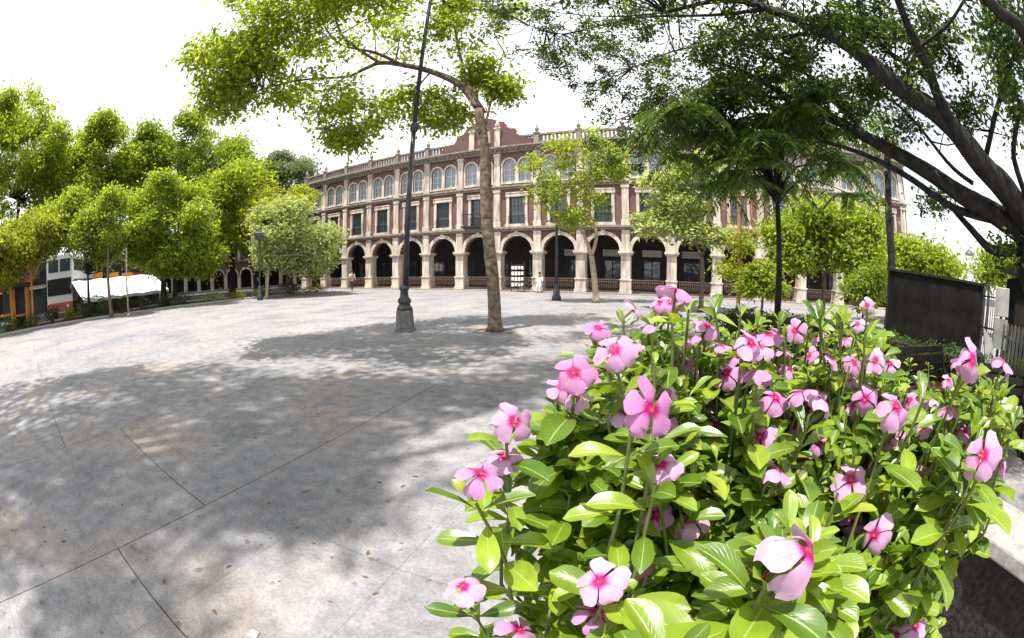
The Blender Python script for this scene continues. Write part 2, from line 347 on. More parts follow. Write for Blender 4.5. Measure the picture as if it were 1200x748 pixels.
def leaf_cloud(name, P, size, m, parent, up=.5, droop=.35, aspect=.45, D=None):
    """tree leaves: folded six-point blades; P leaf bases, size lengths"""
    n = len(P); size = np.broadcast_to(size, n)[:, None]
    if D is None:
        D = RNG.normal(size=(n, 3)); D[:, 2] = D[:, 2]*.6-droop
    D = unit(D); U = RNG.normal(size=(n, 3)); U[:, 2] += up*2; U = unit(U - D*(U*D).sum(1, keepdims=True)); S = np.cross(D, U)
    wv = size*aspect*RNG.uniform(.75, 1.2, (n, 1))*.5
    a = P; b = P + D*size*.45 + S*wv + U*wv*.35; c = P + D*size - U*size*.12; d = P + D*size*.45 - S*wv + U*wv*.35; e = P + D*size*.55 
    V = np.stack([a, b, c, d, e], 1).reshape(-1, 3)
    i = np.arange(n)[:, None]*5
    F = np.concatenate([i+np.array([[0, 1, 4]]), i+np.array([[1, 2, 4]]), i+np.array([[4, 2, 3]]), i+np.array([[0, 4, 3]])], 0)
    return link(name, fast_mesh(name, V, F, m), parent)
def bez(pts, n=4):                             # Catmull-Rom through points
    pts = [Vector(p) for p in pts]; o = []
    for k in range(len(pts)-1):
        p0, p1, p2, p3 = pts[max(k-1, 0)], pts[k], pts[k+1], pts[min(k+2, len(pts)-1)]
        for j in range(n):
            t = j/n; o.append(.5*((2*p1)+(p2-p0)*t+(2*p0-5*p1+4*p2-p3)*t*t+(3*p1-p0-3*p2+p3)*t**3))
    return o+[pts[-1]]
def taper(a, b, n, p=1.0): return [a+(b-a)*(k/(n-1))**p for k in range(n)]
def clumps(blobs, per, spread, n_leaf):
    """blobs: (centre, radii) ellipsoids -> clump centres near their skins, and leaf points round the clumps"""
    C = []
    for (c, r) in blobs:
        u = unit(RNG.normal(size=(per, 3))); k = RNG.uniform(.45, 1.0, (per, 1))**.6
        C.append(np.array(c)+u*k*np.array(r))
    C = np.concatenate(C); s = spread*RNG.uniform(.6, 1.35, (len(C), 1, 1))
    P = C[:, None, :] + RNG.normal(size=(len(C), n_leaf, 3))*s*np.array([1, 1, .62])
    return C, P.reshape(-1, 3)

# ------------------------------------------------------------------ the setting: ground, street
def flat(name, poly, z, m, kind='structure'):
    return tag(MB().quad(*[(x, y, z) for x, y in poly]).build(name, m), kind=kind)
flat('ground', [(-400, -400), (400, -400), (400, 400), (-400, 400)], -.16, M['asphalt'])
edge = [(-31.5, -8), (-30.6, 1), (-28.7, 7.2), (-27.3, 11.3), (-25.1, 15.5), (-22.9, 20.6), (-19.4, 26.8), (-17.2, 31), (-21, 42.5), (-26, 58)]
plaza_poly = [(x, y) for x, y in edge]+[(90, 58), (90, -60), (-31.5, -60)]
tag(MB().slab(plaza_poly[::-1], -.15, 0).build('plaza', M['pave']), kind='structure')
kb = MB()
for (a, b) in zip(edge[:-1], edge[1:]):
    d = (Vector(b)-Vector(a)).normalized(); nrm = Vector((-d.y, d.x))
    q = [Vector(a)+nrm*.02, Vector(b)+nrm*.02, Vector(b)+nrm*.3, Vector(a)+nrm*.3]
    kb.slab([tuple(p) for p in q], -.15, .11)
tag(kb.build('kerb', M['kerb'], bevel=.015), kind='structure')
# planted strip of soil between the plaza and the street
strip = [(Vector(p)+Vector((-.32, 0))) for p in edge[:8]]; strip2 = [p+Vector((-5.5, 1.5)) for p in strip]
tag(MB().slab([tuple(p) for p in strip+strip2[::-1]], -.15, .05).build('planting_strip', M['soil']), kind='structure')
# ------------------------------------------------------------------ the arcade building
def arch_pts(cx, r, z, rise, n=12): return [(cx - r*math.cos(math.pi*k/n), z+rise*math.sin(math.pi*k/n)) for k in range(n+1)]
def wall_panel(mb, x0, x1, z0, z1, holes, y=0.0, depth=.3, n=12):
    """front sheet at y with real openings and their reveals; holes = (cx, half width, sill z, spring z, rise)"""
    cur = x0
    for (cx, hw, hz0, hz1, rise) in holes:
        a, b = cx-hw, cx+hw
        if a > cur: mb.quad((cur, y, z0), (a, y, z0), (a, y, z1), (cur, y, z1))
        if hz0 > z0: mb.quad((a, y, z0), (b, y, z0), (b, y, hz0), (a, y, hz0)); mb.quad((a, y, hz0), (b, y, hz0), (b, y+depth, hz0), (a, y+depth, hz0))
        mb.quad((a, y, hz0), (a, y+depth, hz0), (a, y+depth, hz1), (a, y, hz1)); mb.quad((b, y+depth, hz0), (b, y, hz0), (b, y, hz1), (b, y+depth, hz1))
        pts = arch_pts(cx, hw, hz1, rise, n) if rise else [(a, hz1), (b, hz1)]
        for (p, q) in zip(pts[:-1], pts[1:]):
            mb.quad((p[0], y, p[1]), (q[0], y, q[1]), (q[0], y, z1), (p[0], y, z1))
            mb.quad((p[0], y, p[1]), (p[0], y+depth, p[1]), (q[0], y+depth, q[1]), (q[0], y, q[1]))
        cur = b
    if cur < x1: mb.quad((cur, y, z0), (x1, y, z0), (x1, y, z1), (cur, y, z1))
def arch_ring(mb, cx, r, z, rise, w, y0, y1, n=14, foot=0):
    i = arch_pts(cx, r, z, rise, n); o = arch_pts(cx, r+w, z, rise+w, n)
    if foot: i = [(cx-r, z-foot)]+i+[(cx+r, z-foot)]; o = [(cx-r-w, z-foot)]+o+[(cx+r+w, z-foot)]
    for k in range(len(i)-1):
        a, b, c, d = i[k], i[k+1], o[k+1], o[k]
        mb.quad((a[0], y0, a[1]), (b[0], y0, b[1]), (c[0], y0, c[1]), (d[0], y0, d[1]))
        mb.quad((d[0], y0, d[1]), (c[0], y0, c[1]), (c[0], y1, c[1]), (d[0], y1, d[1]))
        mb.quad((a[0], y1, a[1]), (b[0], y1, b[1]), (b[0], y0, b[1]), (a[0], y0, a[1]))
    for k in (0, -1):
        a, d = i[k], o[k]; mb.quad((a[0], y0, a[1]), (d[0], y0, d[1]), (d[0], y1, d[1]), (a[0], y1, a[1]))
ANG = .388; BAY = 3.2
FO = Vector((-18.87, 38.62, 0))                # foot of the leftmost full pier
def fac(x, y=0, z=0): return Vector((FO.x+x*math.cos(ANG)+y*math.sin(ANG), FO.y-x*math.sin(ANG)+y*math.cos(ANG), z))
K0, K1 = -1, 16
bl = thing('arcade_building', 'long three storey red brick arcade building with pale stone piers and a curved gable', 'building', FO, -ANG)
X0, X1 = K0*BAY, K1*BAY+.45
S1, S2, CO = 4.6, 7.8, 10.95
mb = MB()
for k in range(K0, K1):
    c = (k+.5)*BAY
    wall_panel(mb, k*BAY, (k+1)*BAY, 2.95, S1, [(c, 1.17, 2.95, 3.0, 1.1)], depth=.55)
    wall_panel(mb, k*BAY, (k+1)*BAY, S1, S2, [(c, .62, 5.05, 7.05, 0)], depth=.3)
    wall_panel(mb, k*BAY, (k+1)*BAY, S2, CO, [(c-.64, .5, 8.2, 9.55, .5), (c+.64, .5, 8.2, 9.55, .5)], depth=.3)
mb.quad((X1-.45, 0, 2.95), (X1, 0, 2.95), (X1, 0, CO), (X1-.45, 0, CO))
mb.quad((X0, 14, 0), (X0, 0, 0), (X0, 0, CO), (X0, 14, CO)); mb.quad((X1, 0, 0), (X1, 14, 0), (X1, 14, CO), (X1, 0, CO)); mb.quad((X1, 14, 0), (X0, 14, 0), (X0, 14, CO), (X1, 14, CO))
mb.build('wall', M['brick'], bl)
MB().box(X0+.02, X1-.02, .4, 13.9, CO, CO+.15).build('roof', M['stone2'], bl)
# dim interior of the arcade and the rooms above
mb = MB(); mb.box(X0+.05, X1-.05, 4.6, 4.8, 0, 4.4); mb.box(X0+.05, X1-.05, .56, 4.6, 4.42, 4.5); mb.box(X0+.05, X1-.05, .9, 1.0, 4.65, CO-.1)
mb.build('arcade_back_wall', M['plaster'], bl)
tag(MB().slab([(X0+.1, -.5), (X1, -.5), (X1, 4.6), (X0+.1, 4.6)], .0, .06).build('arcade_floor', M['stone2'], bl))
for k in range(K0, K1):
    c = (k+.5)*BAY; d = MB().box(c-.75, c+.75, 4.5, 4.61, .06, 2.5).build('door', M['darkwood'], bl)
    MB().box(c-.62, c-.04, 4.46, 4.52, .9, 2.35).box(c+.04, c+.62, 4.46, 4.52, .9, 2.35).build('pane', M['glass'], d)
    if k in (7, 8, 9, 10): MB().box(c-.8, c+.8, 4.44, 4.6, 2.72, 3.25).build('shop_board', M['signwhite'], bl)
# piers with pedestal, shaft, capital and the block above, repeated
pm = MB(); pm.box(-.44, .44, -.28, .72, 0, .28); pm.box(-.39, .39, -.22, .66, .28, .95); pm.box(-.43, .43, -.26, .70, .95, 1.05)
pm.box(-.34, .34, -.17, .60, 1.05, 2.72); pm.box(-.46, .46, -.26, .68, 2.72, 2.82); pm.box(-.52, .52, -.32, .72, 2.82, 2.97); pm.box(-.29, .29, -.17, .2, 2.97, S1-.17)
p0 = pm.build('pier', M['stone'], bl, (K0*BAY, 0, 0), bevel=.02)
q = MB(); q.box(-.25, .25, -.15, .06, S1+.17, S2-.14); q.box(-.31, .31, -.20, .05, S1+.17, S1+.55); q.box(-.30, .30, -.19, .05, S2-.38, S2-.14)
q.box(-.055, .055, -.18, -.14, S1+.7, S2-.5)
q0 = q.build('pilaster', M['stone'], bl, (K0*BAY, 0, 0), bevel=.012)
q = MB(); q.box(-.24, .24, -.13, .06, S2+.15, CO-.4); q.box(-.30, .30, -.18, .05, S2+.15, S2+.42); q.box(-.29, .29, -.17, .05, CO-.62, CO-.4)
r0 = q.build('upper_pilaster', M['stone'], bl, (K0*BAY, 0, 0), bevel=.012)
f = MB(); f.box(-.20, .20, -.24, .18, CO+.1, CO+.96); f.box(-.25, .25, -.29, .23, CO+.96, CO+1.03)
f.lathe([(.11, 0), (.07, .07), (.15, .2), (.18, .32), (.12, .44), (.05, .5), (.07, .57), (.035, .68), (.01, .78)], (0, -.03, CO+1.03), 12)
f0 = f.build('finial', M['stone2'], bl, (K0*BAY, 0, 0))
for k in range(K0+1, K1+1):
    for s_ in (p0, q0, r0): copy_of(s_, bl, (k*BAY, 0, 0))
    if k not in (5, 6): copy_of(f0, bl, (k*BAY, 0, 0))
a = MB(); arch_ring(a, 0, 1.17, 3.0, 1.1, .25, -.12, .2); a.box(-.13, .13, -.18, .1, 4.08, S1-.17); a0 = a.build('arch', M['stone'], bl, ((K0+.5)*BAY, 0, 0))
# first floor window: surround, dark two-leaf frame, pane, little balcony grille
a = MB(); a.box(-.84, -.62, -.10, .1, 4.97, 7.05); a.box(.62, .84, -.10, .1, 4.97, 7.05); a.box(-.90, .90, -.14, .1, 7.05, 7.32); a.box(-.88, .88, -.17, .1, 7.32, 7.40); a.box(-.92, .92, -.22, .1, S1+.18, 4.97)
w0 = a.build('window_surround', M['stone'], bl, ((K0+.5)*BAY, 0, 0), bevel=.01)
a = MB()
for x in (-.59, -.02, .54): a.box(x, x+.05, .14, .22, 5.05, 7.05)
for z in (5.05, 5.7, 6.35, 6.98): a.box(-.54, -.02, .15, .21, z, z+.05); a.box(.03, .54, .15, .21, z, z+.05)
for x in (-.28, .28): a.box(x-.015, x+.015, .16, .20, 5.1, 6.98)
wf = a.build('window', M['frame'], bl, ((K0+.5)*BAY, 0, 0)); wp = MB().quad((-.6, .19, 5.06), (.6, .19, 5.06), (.6, .19, 7.04), (-.6, .19, 7.04)).build('pane', M['glass'], wf)
a = MB(); a.box(-.66, .66, -.16, -.13, 5.55, 5.59); a.box(-.66, .66, -.16, -.13, 4.99, 5.03)
for j in range(13): x = -.64+j*.107; a.box(x-.01, x+.01, -.155, -.135, 5.02, 5.56)
g0 = a.build('balcony_grille', M['iron'], bl, ((K0+.5)*BAY, 0, 0))
# second floor: a pair of round headed windows under stone archivolts
a = MB()
for cx in (-.64, .64): arch_ring(a, cx, .5, 9.55, .5, .14, -.09, .1, 12, foot=1.35)
a.box(-1.25, 1.25, -.14, .1, 8.06, 8.2)
u0 = a.build('arched_surround', M['stone'], bl, ((K0+.5)*BAY, 0, 0))
a = MB()
arch_ring(a, 0, .42, 9.55, .42, .075, .13, .2, 12, foot=1.33); a.box(-.42, .42, .13, .2, 8.21, 8.29); a.box(-.03, .03, .135, .195, 8.29, 9.95); a.box(-.42, -.03, .14, .19, 9.2, 9.25); a.box(.03, .42, .14, .19, 9.2, 9.25); a.box(-.42, -.03, .14, .19, 8.75, 8.79); a.box(.03, .42, .14, .19, 8.75, 8.79)
v0 = a.build('arched_window', M['framew'], bl, ((K0+.5)*BAY-.64, 0, 0))
pp = [(-.49, 8.21)]+arch_pts(0, .49, 9.55, .49, 12)+[(.49, 8.21)]
vp = MB().quad(*[(x, .17, z) for x, z in pp][::-1]).build('pane', M['glass2'], v0)
def copy_window(src, pane, x, gl=None):
    o = copy_of(src, bl, (x, 0, 0)); c = copy_of(pane, o)
copy_window(v0, vp, (K0+.5)*BAY+.64)
for k in range(K0+1, K1):
    c = (k+.5)*BAY
    for s_ in (a0, w0, g0, u0): copy_of(s_, bl, (c, 0, 0))
    copy_window(wf, wp, c); copy_window(v0, vp, c-.64); copy_window(v0, vp, c+.64)
# wide stone balcony in the fifth bay
a = MB(); c = 5.5*BAY; a.box(c-1.15, c+1.15, -.75, -.23, S1+.18, S1+.32)
for j in range(21): x = c-1.1+j*.11; a.box(x-.012, x+.012, -.73, -.706, S1+.32, S1+1.2)
a.box(c-1.15, c+1.15, -.74, -.69, S1+1.2, S1+1.25); a.build('balcony', M['iron'], bl)
# string courses, cornice, parapet with balusters
for nm, z, h, pr in (('string_course', S1, .17, .30), ('string_course', S2, .15, .26)):
    a = MB(); a.box(X0-.05, X1+.05, -pr, .1, z, z+h); a.box(X0-.03, X1+.03, -pr*.6, .08, z-.14, z); a.build(nm, M['stone2'], bl, bevel=.02)
a = MB(); a.box(X0-.2, X1+.2, -.52, .5, CO-.02, CO+.1); a.box(X0-.12, X1+.12, -.38, .4, CO-.16, CO-.02); a.box(X0-.06, X1+.06, -.22, .2, CO-.38, CO-.16)
j = X0
while j < X1: a.box(j, j+.16, -.34, -.2, CO-.28, CO-.16); j += .42
a.build('cornice', M['stone2'], bl)
a = MB(); a.box(X0, X1, -.2, .1, CO+.1, CO+.24); a.box(X0, X1, -.22, .12, CO+.78, CO+.92)
j = X0+.1
while j < X1: a.box(j, j+.15, -.12, .03, CO+.24, CO+.78); j += .3
a.build('parapet', M['stone2'], bl)
# curved brick gable with stone pilasters and coping
gx = 5.7*BAY; G = CO+.1
half = [(3.9, 0.0), (3.9, 0.41), (3.45, 0.46), (3.2, 0.7), (2.75, 0.78), (2.55, 1.07), (2.5, 1.41), (2.0, 1.48), (1.75, 1.7), (1.6, 2.04), (1.0, 2.26), (0.5, 2.52), (0, 2.59)]
poly = [(gx+x, G+z) for x, z in half]+[(gx-x, G+z) for x, z in half[-2::-1]]
gb = MB().prism(poly[::-1], -.32, .25).build('gable', M['gablebrick'], bl)
a = MB()
for (p, q_) in zip(poly[:-1], poly[1:]):
    a.tube([(p[0], -.03, p[1]+.04), (q_[0], -.03, q_[1]+.04)], .10, 6)
for x in (-1.1, 1.1): a.box(gx+x-.22, gx+x+.22, -.46, -.31, G, G+1.5); a.box(gx+x-.30, gx+x+.30, -.52, -.31, G+1.5, G+1.62); a.lathe([(.16, 0), (.22, .2), (.1, .42), (.03, .7)], (gx+x, -.4, G+1.62), 10)
a.box(gx-.5, gx+.5, -.4, -.31, G+.4, G+1.4)
a.build('gable_trim', M['stone'], gb)

# railings between the piers: each bay's own
ORD = ['first', 'second', 'third', 'fourth', 'fifth', 'sixth', 'seventh', 'eighth', 'ninth', 'tenth', 'eleventh', 'twelfth', 'thirteenth', 'fourteenth', 'fifteenth', 'sixteenth']
def railing(k):
    t = thing('arcade_railing', 'low brown iron railing in the %s arch from the left end of the arcade' % ORD[k], 'railing', fac((k+.5)*BAY, -.05), -ANG, 'railings across the arcade arches')
    return t
rt = railing(0)
a = MB(); a.box(-1.1, 1.1, -.02, .02, .98, 1.03); a.box(-1.1, 1.1, -.015, .015, .17, .21); a.box(-1.1, 1.1, -.015, .015, .82, .85); rr0 = a.build('rail', M['railmetal'], rt)
a = MB()
for j in range(17): x = -1.04+j*.13; a.tube([(x, 0, .06), (x, 0, .99)], .011, 5)
rb0 = a.build('baluster_row', M['railmetal'], rt)
a = MB()
for j in range(8): x = -.91+j*.26; a.tube([(x+.1*math.cos(q_*math.pi/4), 0, .52+.1*math.sin(q_*math.pi/4)) for q_ in range(9)], .009, 4)
rs0 = a.build('scroll_row', M['railmetal'], rt)
for k in range(1, 14):
    t = railing(k)
    for s_ in (rr0, rb0, rs0): copy_of(s_, t)

# ------------------------------------------------------------------ far low arcade wing behind the trees on the left
A, B = at(160, 345, 62), at(378, 338, 60); A.z = B.z = 0
dv = (B-A); Lw = dv.length; nb = 14; bw = Lw/nb
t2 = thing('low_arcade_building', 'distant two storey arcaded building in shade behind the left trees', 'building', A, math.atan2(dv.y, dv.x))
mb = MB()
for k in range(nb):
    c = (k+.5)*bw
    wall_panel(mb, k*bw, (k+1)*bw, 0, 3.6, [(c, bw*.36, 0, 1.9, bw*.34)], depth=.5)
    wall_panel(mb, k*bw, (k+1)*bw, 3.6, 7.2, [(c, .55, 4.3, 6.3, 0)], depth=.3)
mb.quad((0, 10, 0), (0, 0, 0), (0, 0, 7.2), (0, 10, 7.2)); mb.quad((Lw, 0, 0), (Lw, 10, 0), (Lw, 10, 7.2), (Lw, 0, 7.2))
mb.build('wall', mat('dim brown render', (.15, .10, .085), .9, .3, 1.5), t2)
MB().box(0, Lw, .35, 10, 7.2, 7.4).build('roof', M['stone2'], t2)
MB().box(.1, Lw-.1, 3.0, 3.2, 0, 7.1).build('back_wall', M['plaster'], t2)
MB().box(-.1, Lw+.1, -.2, .1, 3.6, 3.8).box(-.1, Lw+.1, -.3, .3, 7.0, 7.25).build('string_course', M['stone2'], t2)
a0_ = MB(); arch_ring(a0_, 0, bw*.36, 1.9, bw*.34, .22, -.1, .2, 10); a0_ = a0_.build('arch', M['stone'], t2, (.5*bw, 0, 0))
p0_ = MB().box(-.26, .26, -.14, .3, 0, 1.9).build('pier', M['stone'], t2, (0, 0, 0)); q0_ = MB().box(-.2, .2, -.12, .1, 3.8, 6.9).build('pilaster', M['stone'], t2, (0, 0, 0))
for k in range(1, nb): copy_of(a0_, t2, ((k+.5)*bw, 0, 0)); copy_of(p0_, t2, (k*bw, 0, 0)); copy_of(q0_, t2, (k*bw, 0, 0))
f_ = MB().box(-.55, -.48, .1, .2, 4.3, 6.3).box(.48, .55, .1, .2, 4.3, 6.3).box(-.03, .03, .1, .2, 4.3, 6.3); f_ = f_.build('window', M['frame'], t2, (.5*bw, 0, 0)); fp_ = MB().quad((-.5, .16, 4.31), (.5, .16, 4.31), (.5, .16, 6.29), (-.5, .16, 6.29)).build('pane', M['glass'], f_)
for k in range(1, nb): o_ = copy_of(f_, t2, ((k+.5)*bw, 0, 0)); copy_of(fp_, o_)

# ------------------------------------------------------------------ far white church tower on the right
P = at(1136, 330, 95); P.z = 0
ct = thing('church_tower', 'tiny white domed church tower far off in the gap between the right trees', 'tower', P, .4)
MB().box(-2.2, 2.2, -2.2, 2.2, 0, 6.6).box(-2.5, 2.5, -2.5, 2.5, 6.6, 7.0).build('tower_body', M['white'], ct)
MB().box(-1.5, 1.5, -1.5, 1.5, 7.0, 8.7).box(-1.7, 1.7, -1.7, 1.7, 8.7, 8.95).build('belfry', M['white'], ct)
MB().lathe([(1.4, 0), (1.25, .5), (.9, 1.0), (.4, 1.35), (.12, 1.45), (.1, 2.2), (.02, 2.6)], (0, 0, 8.95), 14).build('dome', M['binmetal'], ct)
for x in (-.8, .8): MB().prism([(x-.35, 7.2), (x+.35, 7.2), (x+.35, 8.1), (x, 8.45), (x-.35, 8.1)], -1.53, -1.49).build('belfry_opening', M['darkwood'], ct)
# ------------------------------------------------------------------ trees
LEAF_N = 1.0
def tree(name, label, cat, base, trunk_pts, r0, r1, blobs, leaf, bark, per=26, n_leaf=34, spread=.55, lsize=.26, group=None, limbs=None, droop=.3, twigs=18, up=.5, aspect=.45, keep=None):
    """trunk_pts world polyline; blobs = world ellipsoids; limbs = list of (polyline, r0, r1)"""
    base = Vector(base); t = thing(name, label, cat, base, 0, group)
    loc = lambda pts: [Vector(p)-base for p in pts]
    m = MB(); pts = bez(loc(trunk_pts), 5); rad = taper(r0, r1, len(pts)); rad[0] *= 1.45; rad[1] *= 1.15; m.tube(pts, rad, 10, wob=.05)
    m.build('trunk', bark, t)
    C, P = clumps(blobs, per, spread, int(n_leaf*LEAF_N))
    if keep is not None: P = P[keep(P)]
    top = Vector(trunk_pts[-1])
    for (lp, a, b) in (limbs or []):
        lm = MB(); q = bez(loc(lp), 5); lm.tube(q, taper(a, b, len(q)), 8, wob=.05); lm.build('limb', bark, t)
    tw = MB(); idx = RNG.choice(len(C), min(twigs, len(C)), replace=False)
    nodes = [top]+[Vector(p) for l in (limbs or []) for p in bez(l[0], 4)[3:]]
    for i in idx:
        c = Vector(C[i]); s_ = min(nodes, key=lambda q: (q-c).length); mid = (s_+c)/2 + Vector(RNG.normal(size=3))*.12*(c-s_).length; mid.z += .06*(c-s_).length
        q = bez(loc([s_, mid, c]), 4)
        if keep is not None and not keep(np.array([tuple(p+base) for p in q])).all(): continue
        tw.tube(q, taper(max(.015, min(r1*.5, .012*(c-s_).length+.012)), .008, len(q)), 5)
    if tw.v: tw.build('branches', bark, t)
    leaf_cloud('crown', P-np.array(base), RNG.uniform(.7, 1.25, len(P))*lsize, leaf, t, droop=droop, up=up, aspect=aspect)
    return t
def blob(px, py, d, wx, wy, depth=None):       # ellipsoid seen at photo pixel px,py with half sizes in pixels, d metres away
    c = at(px, py, d); r = (c-Vector((0, 0, H))).length; k = r/FPX
    return ((c.x, c.y, c.z), (wx*k, (depth if depth else wx*k*.8), wy*k))
def g0_(px, d): p = at(px, 340, d); return (p.x, p.y, 0)

# left row along the street
G1 = 'trees along the street side of the plaza'
def ltree(label, px, d, ztop_px, blobs, leaf, bark, r=.22, lean=0, **kw):
    b = g0_(px, d); top = at(px+lean, ztop_px, d)
    mid = (Vector(b)+top)/2 + Vector((random.uniform(-.15, .15), 0, 0))
    rough = []                                  # lobes pushed out of the crown make its outline uneven
    for c, er in blobs:
        for _ in range(4):
            u = RNG.normal(size=3); u /= np.linalg.norm(u); u[2] = u[2]*.8+.15; k = RNG.uniform(.25, .45)
            rough.append((tuple(np.array(c)+u*np.array(er)*RNG.uniform(.85, 1.1)), tuple(np.array(er)*k)))
    n0 = kw.pop('per', 30); kw['per'] = max(5, int(n0*.42)); kw['spread'] = kw.get('spread', .6)*.72
    blobs = [(c, tuple(np.array(er)*.95)) for c, er in blobs]+rough+[(c, tuple(np.array(er)*1.02)) for c, er in blobs]
    return tree('street_tree', label, 'tree', b, [b, mid, top], r, r*.5, blobs, leaf, bark, group=G1, **kw)
ltree('tallest big tree at the far left with an airy bright crown', 22, 47, 235, [blob(62, 205, 47, 34, 34), blob(20, 172, 47, 76, 61), blob(48, 215, 46, 51, 47), blob(-15, 215, 47, 61, 59), blob(25, 140, 47, 41, 24)], LM['bright'], M['barkdark'], .35, per=48, n_leaf=83, spread=0.90, lsize=0.46, twigs=40)
ltree('tall airy tree behind the double decker bus with pale sky showing through', 120, 45, 250, [blob(125, 180, 45, 49, 38), blob(150, 205, 46, 37, 35), blob(100, 212, 45, 32, 31), blob(118, 160, 45, 27, 14)], LM['bright'], M['barkdark'], .3, per=39, n_leaf=68, spread=0.72, lsize=0.44, twigs=36)
ltree('tall rounded bright green tree behind the white canopy', 205, 47, 262, [blob(205, 195, 47, 59, 45), blob(245, 190, 48, 51, 35), blob(180, 182, 46, 32, 28), blob(262, 218, 47, 37, 35)], LM['mid'], M['barkdark'], .33, per=52, n_leaf=83, spread=0.90, lsize=0.46, twigs=30)
ltree('dark trunked tree with yellow green crown in front of the shaded arcades', 272, 40, 280, [blob(262, 238, 40, 54, 40), blob(300, 262, 41, 32, 28), blob(250, 275, 40, 32, 21), blob(285, 215, 40, 32, 21)], LM['bright'], M['barkdark'], .36, per=48, n_leaf=83, spread=0.74, lsize=0.40, twigs=26)
ltree('grey green feathery tree beside the left end of the brick building', 338, 52, 250, [blob(330, 225, 52, 41, 31), blob(352, 252, 52, 32, 28), blob(325, 200, 52, 24, 14), blob(318, 250, 52, 27, 26)], LM['grey'], M['barkgrey'], .28, per=46, n_leaf=83, spread=0.78, lsize=0.44, droop=.8)
ltree('broad low green tree with a forked dark trunk beside the white canopy', 192, 33, 318, [blob(195, 268, 33, 54, 38), blob(165, 280, 33, 24, 24), blob(230, 296, 33, 30, 24), blob(190, 238, 33, 40, 24), blob(208, 303, 32, 30, 16)], LM['lime'], M['barkdark'], .34, per=55, n_leaf=87, spread=0.60, lsize=0.32, twigs=34)
ltree('green tree with a short dark trunk in front of the white canopy end', 103, 31.5, 322, [blob(100, 268, 32, 42, 32), blob(72, 260, 32, 26, 24), blob(122, 284, 31.5, 22, 20)], LM['lime'], M['barkdark'], .16, per=48, n_leaf=79, spread=0.60, lsize=0.31, twigs=26)
ltree('low yellowing tree with an orange brown trunk at the far left edge', 37, 30.5, 330, [blob(30, 285, 31, 42, 24), blob(-5, 300, 31, 36, 26), blob(50, 270, 31, 30, 22), blob(5, 316, 30.5, 30, 12)], LM['yellow'], M['barkorange'], .15, per=48, n_leaf=79, spread=0.60, lsize=0.31, twigs=26)
ltree('thin tall sapling with a slim grey trunk at the kerb before the white canopy', 129, 28.6, 285, [blob(128, 255, 28.6, 22, 31), blob(135, 235, 28.6, 17, 17)], LM['lime'], M['barkgrey'], .14, lean=-2, per=25, n_leaf=60, spread=0.48, lsize=0.28)
ltree('pale leaved tree with a slim leaning trunk beside the small street lamp', 312, 31.5, 300, [blob(345, 285, 33, 44, 31), blob(320, 265, 32, 37, 26), blob(362, 305, 33, 29, 21), blob(318, 295, 32, 22, 19)], LM['pale'], M['barkpale'], .13, lean=5, per=46, n_leaf=76, spread=0.60, lsize=0.31, twigs=24)
ltree('yellow green tree crown rising behind the small street lamp', 300, 36, 285, [blob(318, 245, 36, 41, 24), blob(292, 270, 36, 27, 21)], LM['yellow'], M['barkdark'], .2, per=39, n_leaf=76, spread=0.60, lsize=0.33)

ltree('mid green crown rising between the two tallest trees at the far left', 82, 50, 250, [blob(80, 205, 50, 34, 36), blob(150, 205, 51, 26, 34)], LM['mid'], M['barkdark'], .25, per=60, n_leaf=80, spread=.9, lsize=.42, twigs=20)
ltree('mid green crown between the tall rounded tree and the grey green feathery tree', 300, 50, 260, [blob(298, 218, 50, 26, 28), blob(230, 240, 49, 36, 26)], LM['mid'], M['barkdark'], .25, per=60, n_leaf=80, spread=.9, lsize=.42, twigs=20)

# centre tree, forked, its long limb reaching over the plaza to the left
b = ground(580, 388); D0 = 11.85
def tp(px, py, d=D0): return at(px, py, d)
tr = [b, tp(578, 335), tp(570, 250), tp(569, 185), tp(561, 128)]
limbs = [([tp(561, 128), tp(540, 100, 12.2), tp(505, 84, 12.7), tp(470, 76, 13.0), tp(445, 74, 12.8), tp(425, 82, 12.5), tp(405, 90, 12.2), tp(345, 95, 11.8), tp(300, 108, 11.5)], .13, .02),
         ([tp(566, 132), tp(548, 98, 12.2), tp(537, 55, 12.6), tp(530, 10, 12.6)], .10, .03),
         ([tp(470, 76, 13), tp(440, 62, 12.6), tp(395, 50, 12), tp(370, 10, 11)], .07, .02),
         ([tp(568, 150), tp(580, 100, 11.9), tp(590, 60, 12.1)], .05, .015),
         ([tp(445, 74, 12.8), tp(400, 40, 11.5), tp(390, -20, 9.6)], .06, .02),
         ([tp(405, 90, 12.2), tp(380, 112, 12), tp(372, 150, 11.9)], .035, .012),
         ([tp(505, 84, 12.7), tp(480, 110, 12.8), tp(440, 130, 12.7)], .035, .012),
         ([tp(530, 10, 12.6), tp(470, -40, 10.8), tp(420, -60, 9.4)], .05, .02)]
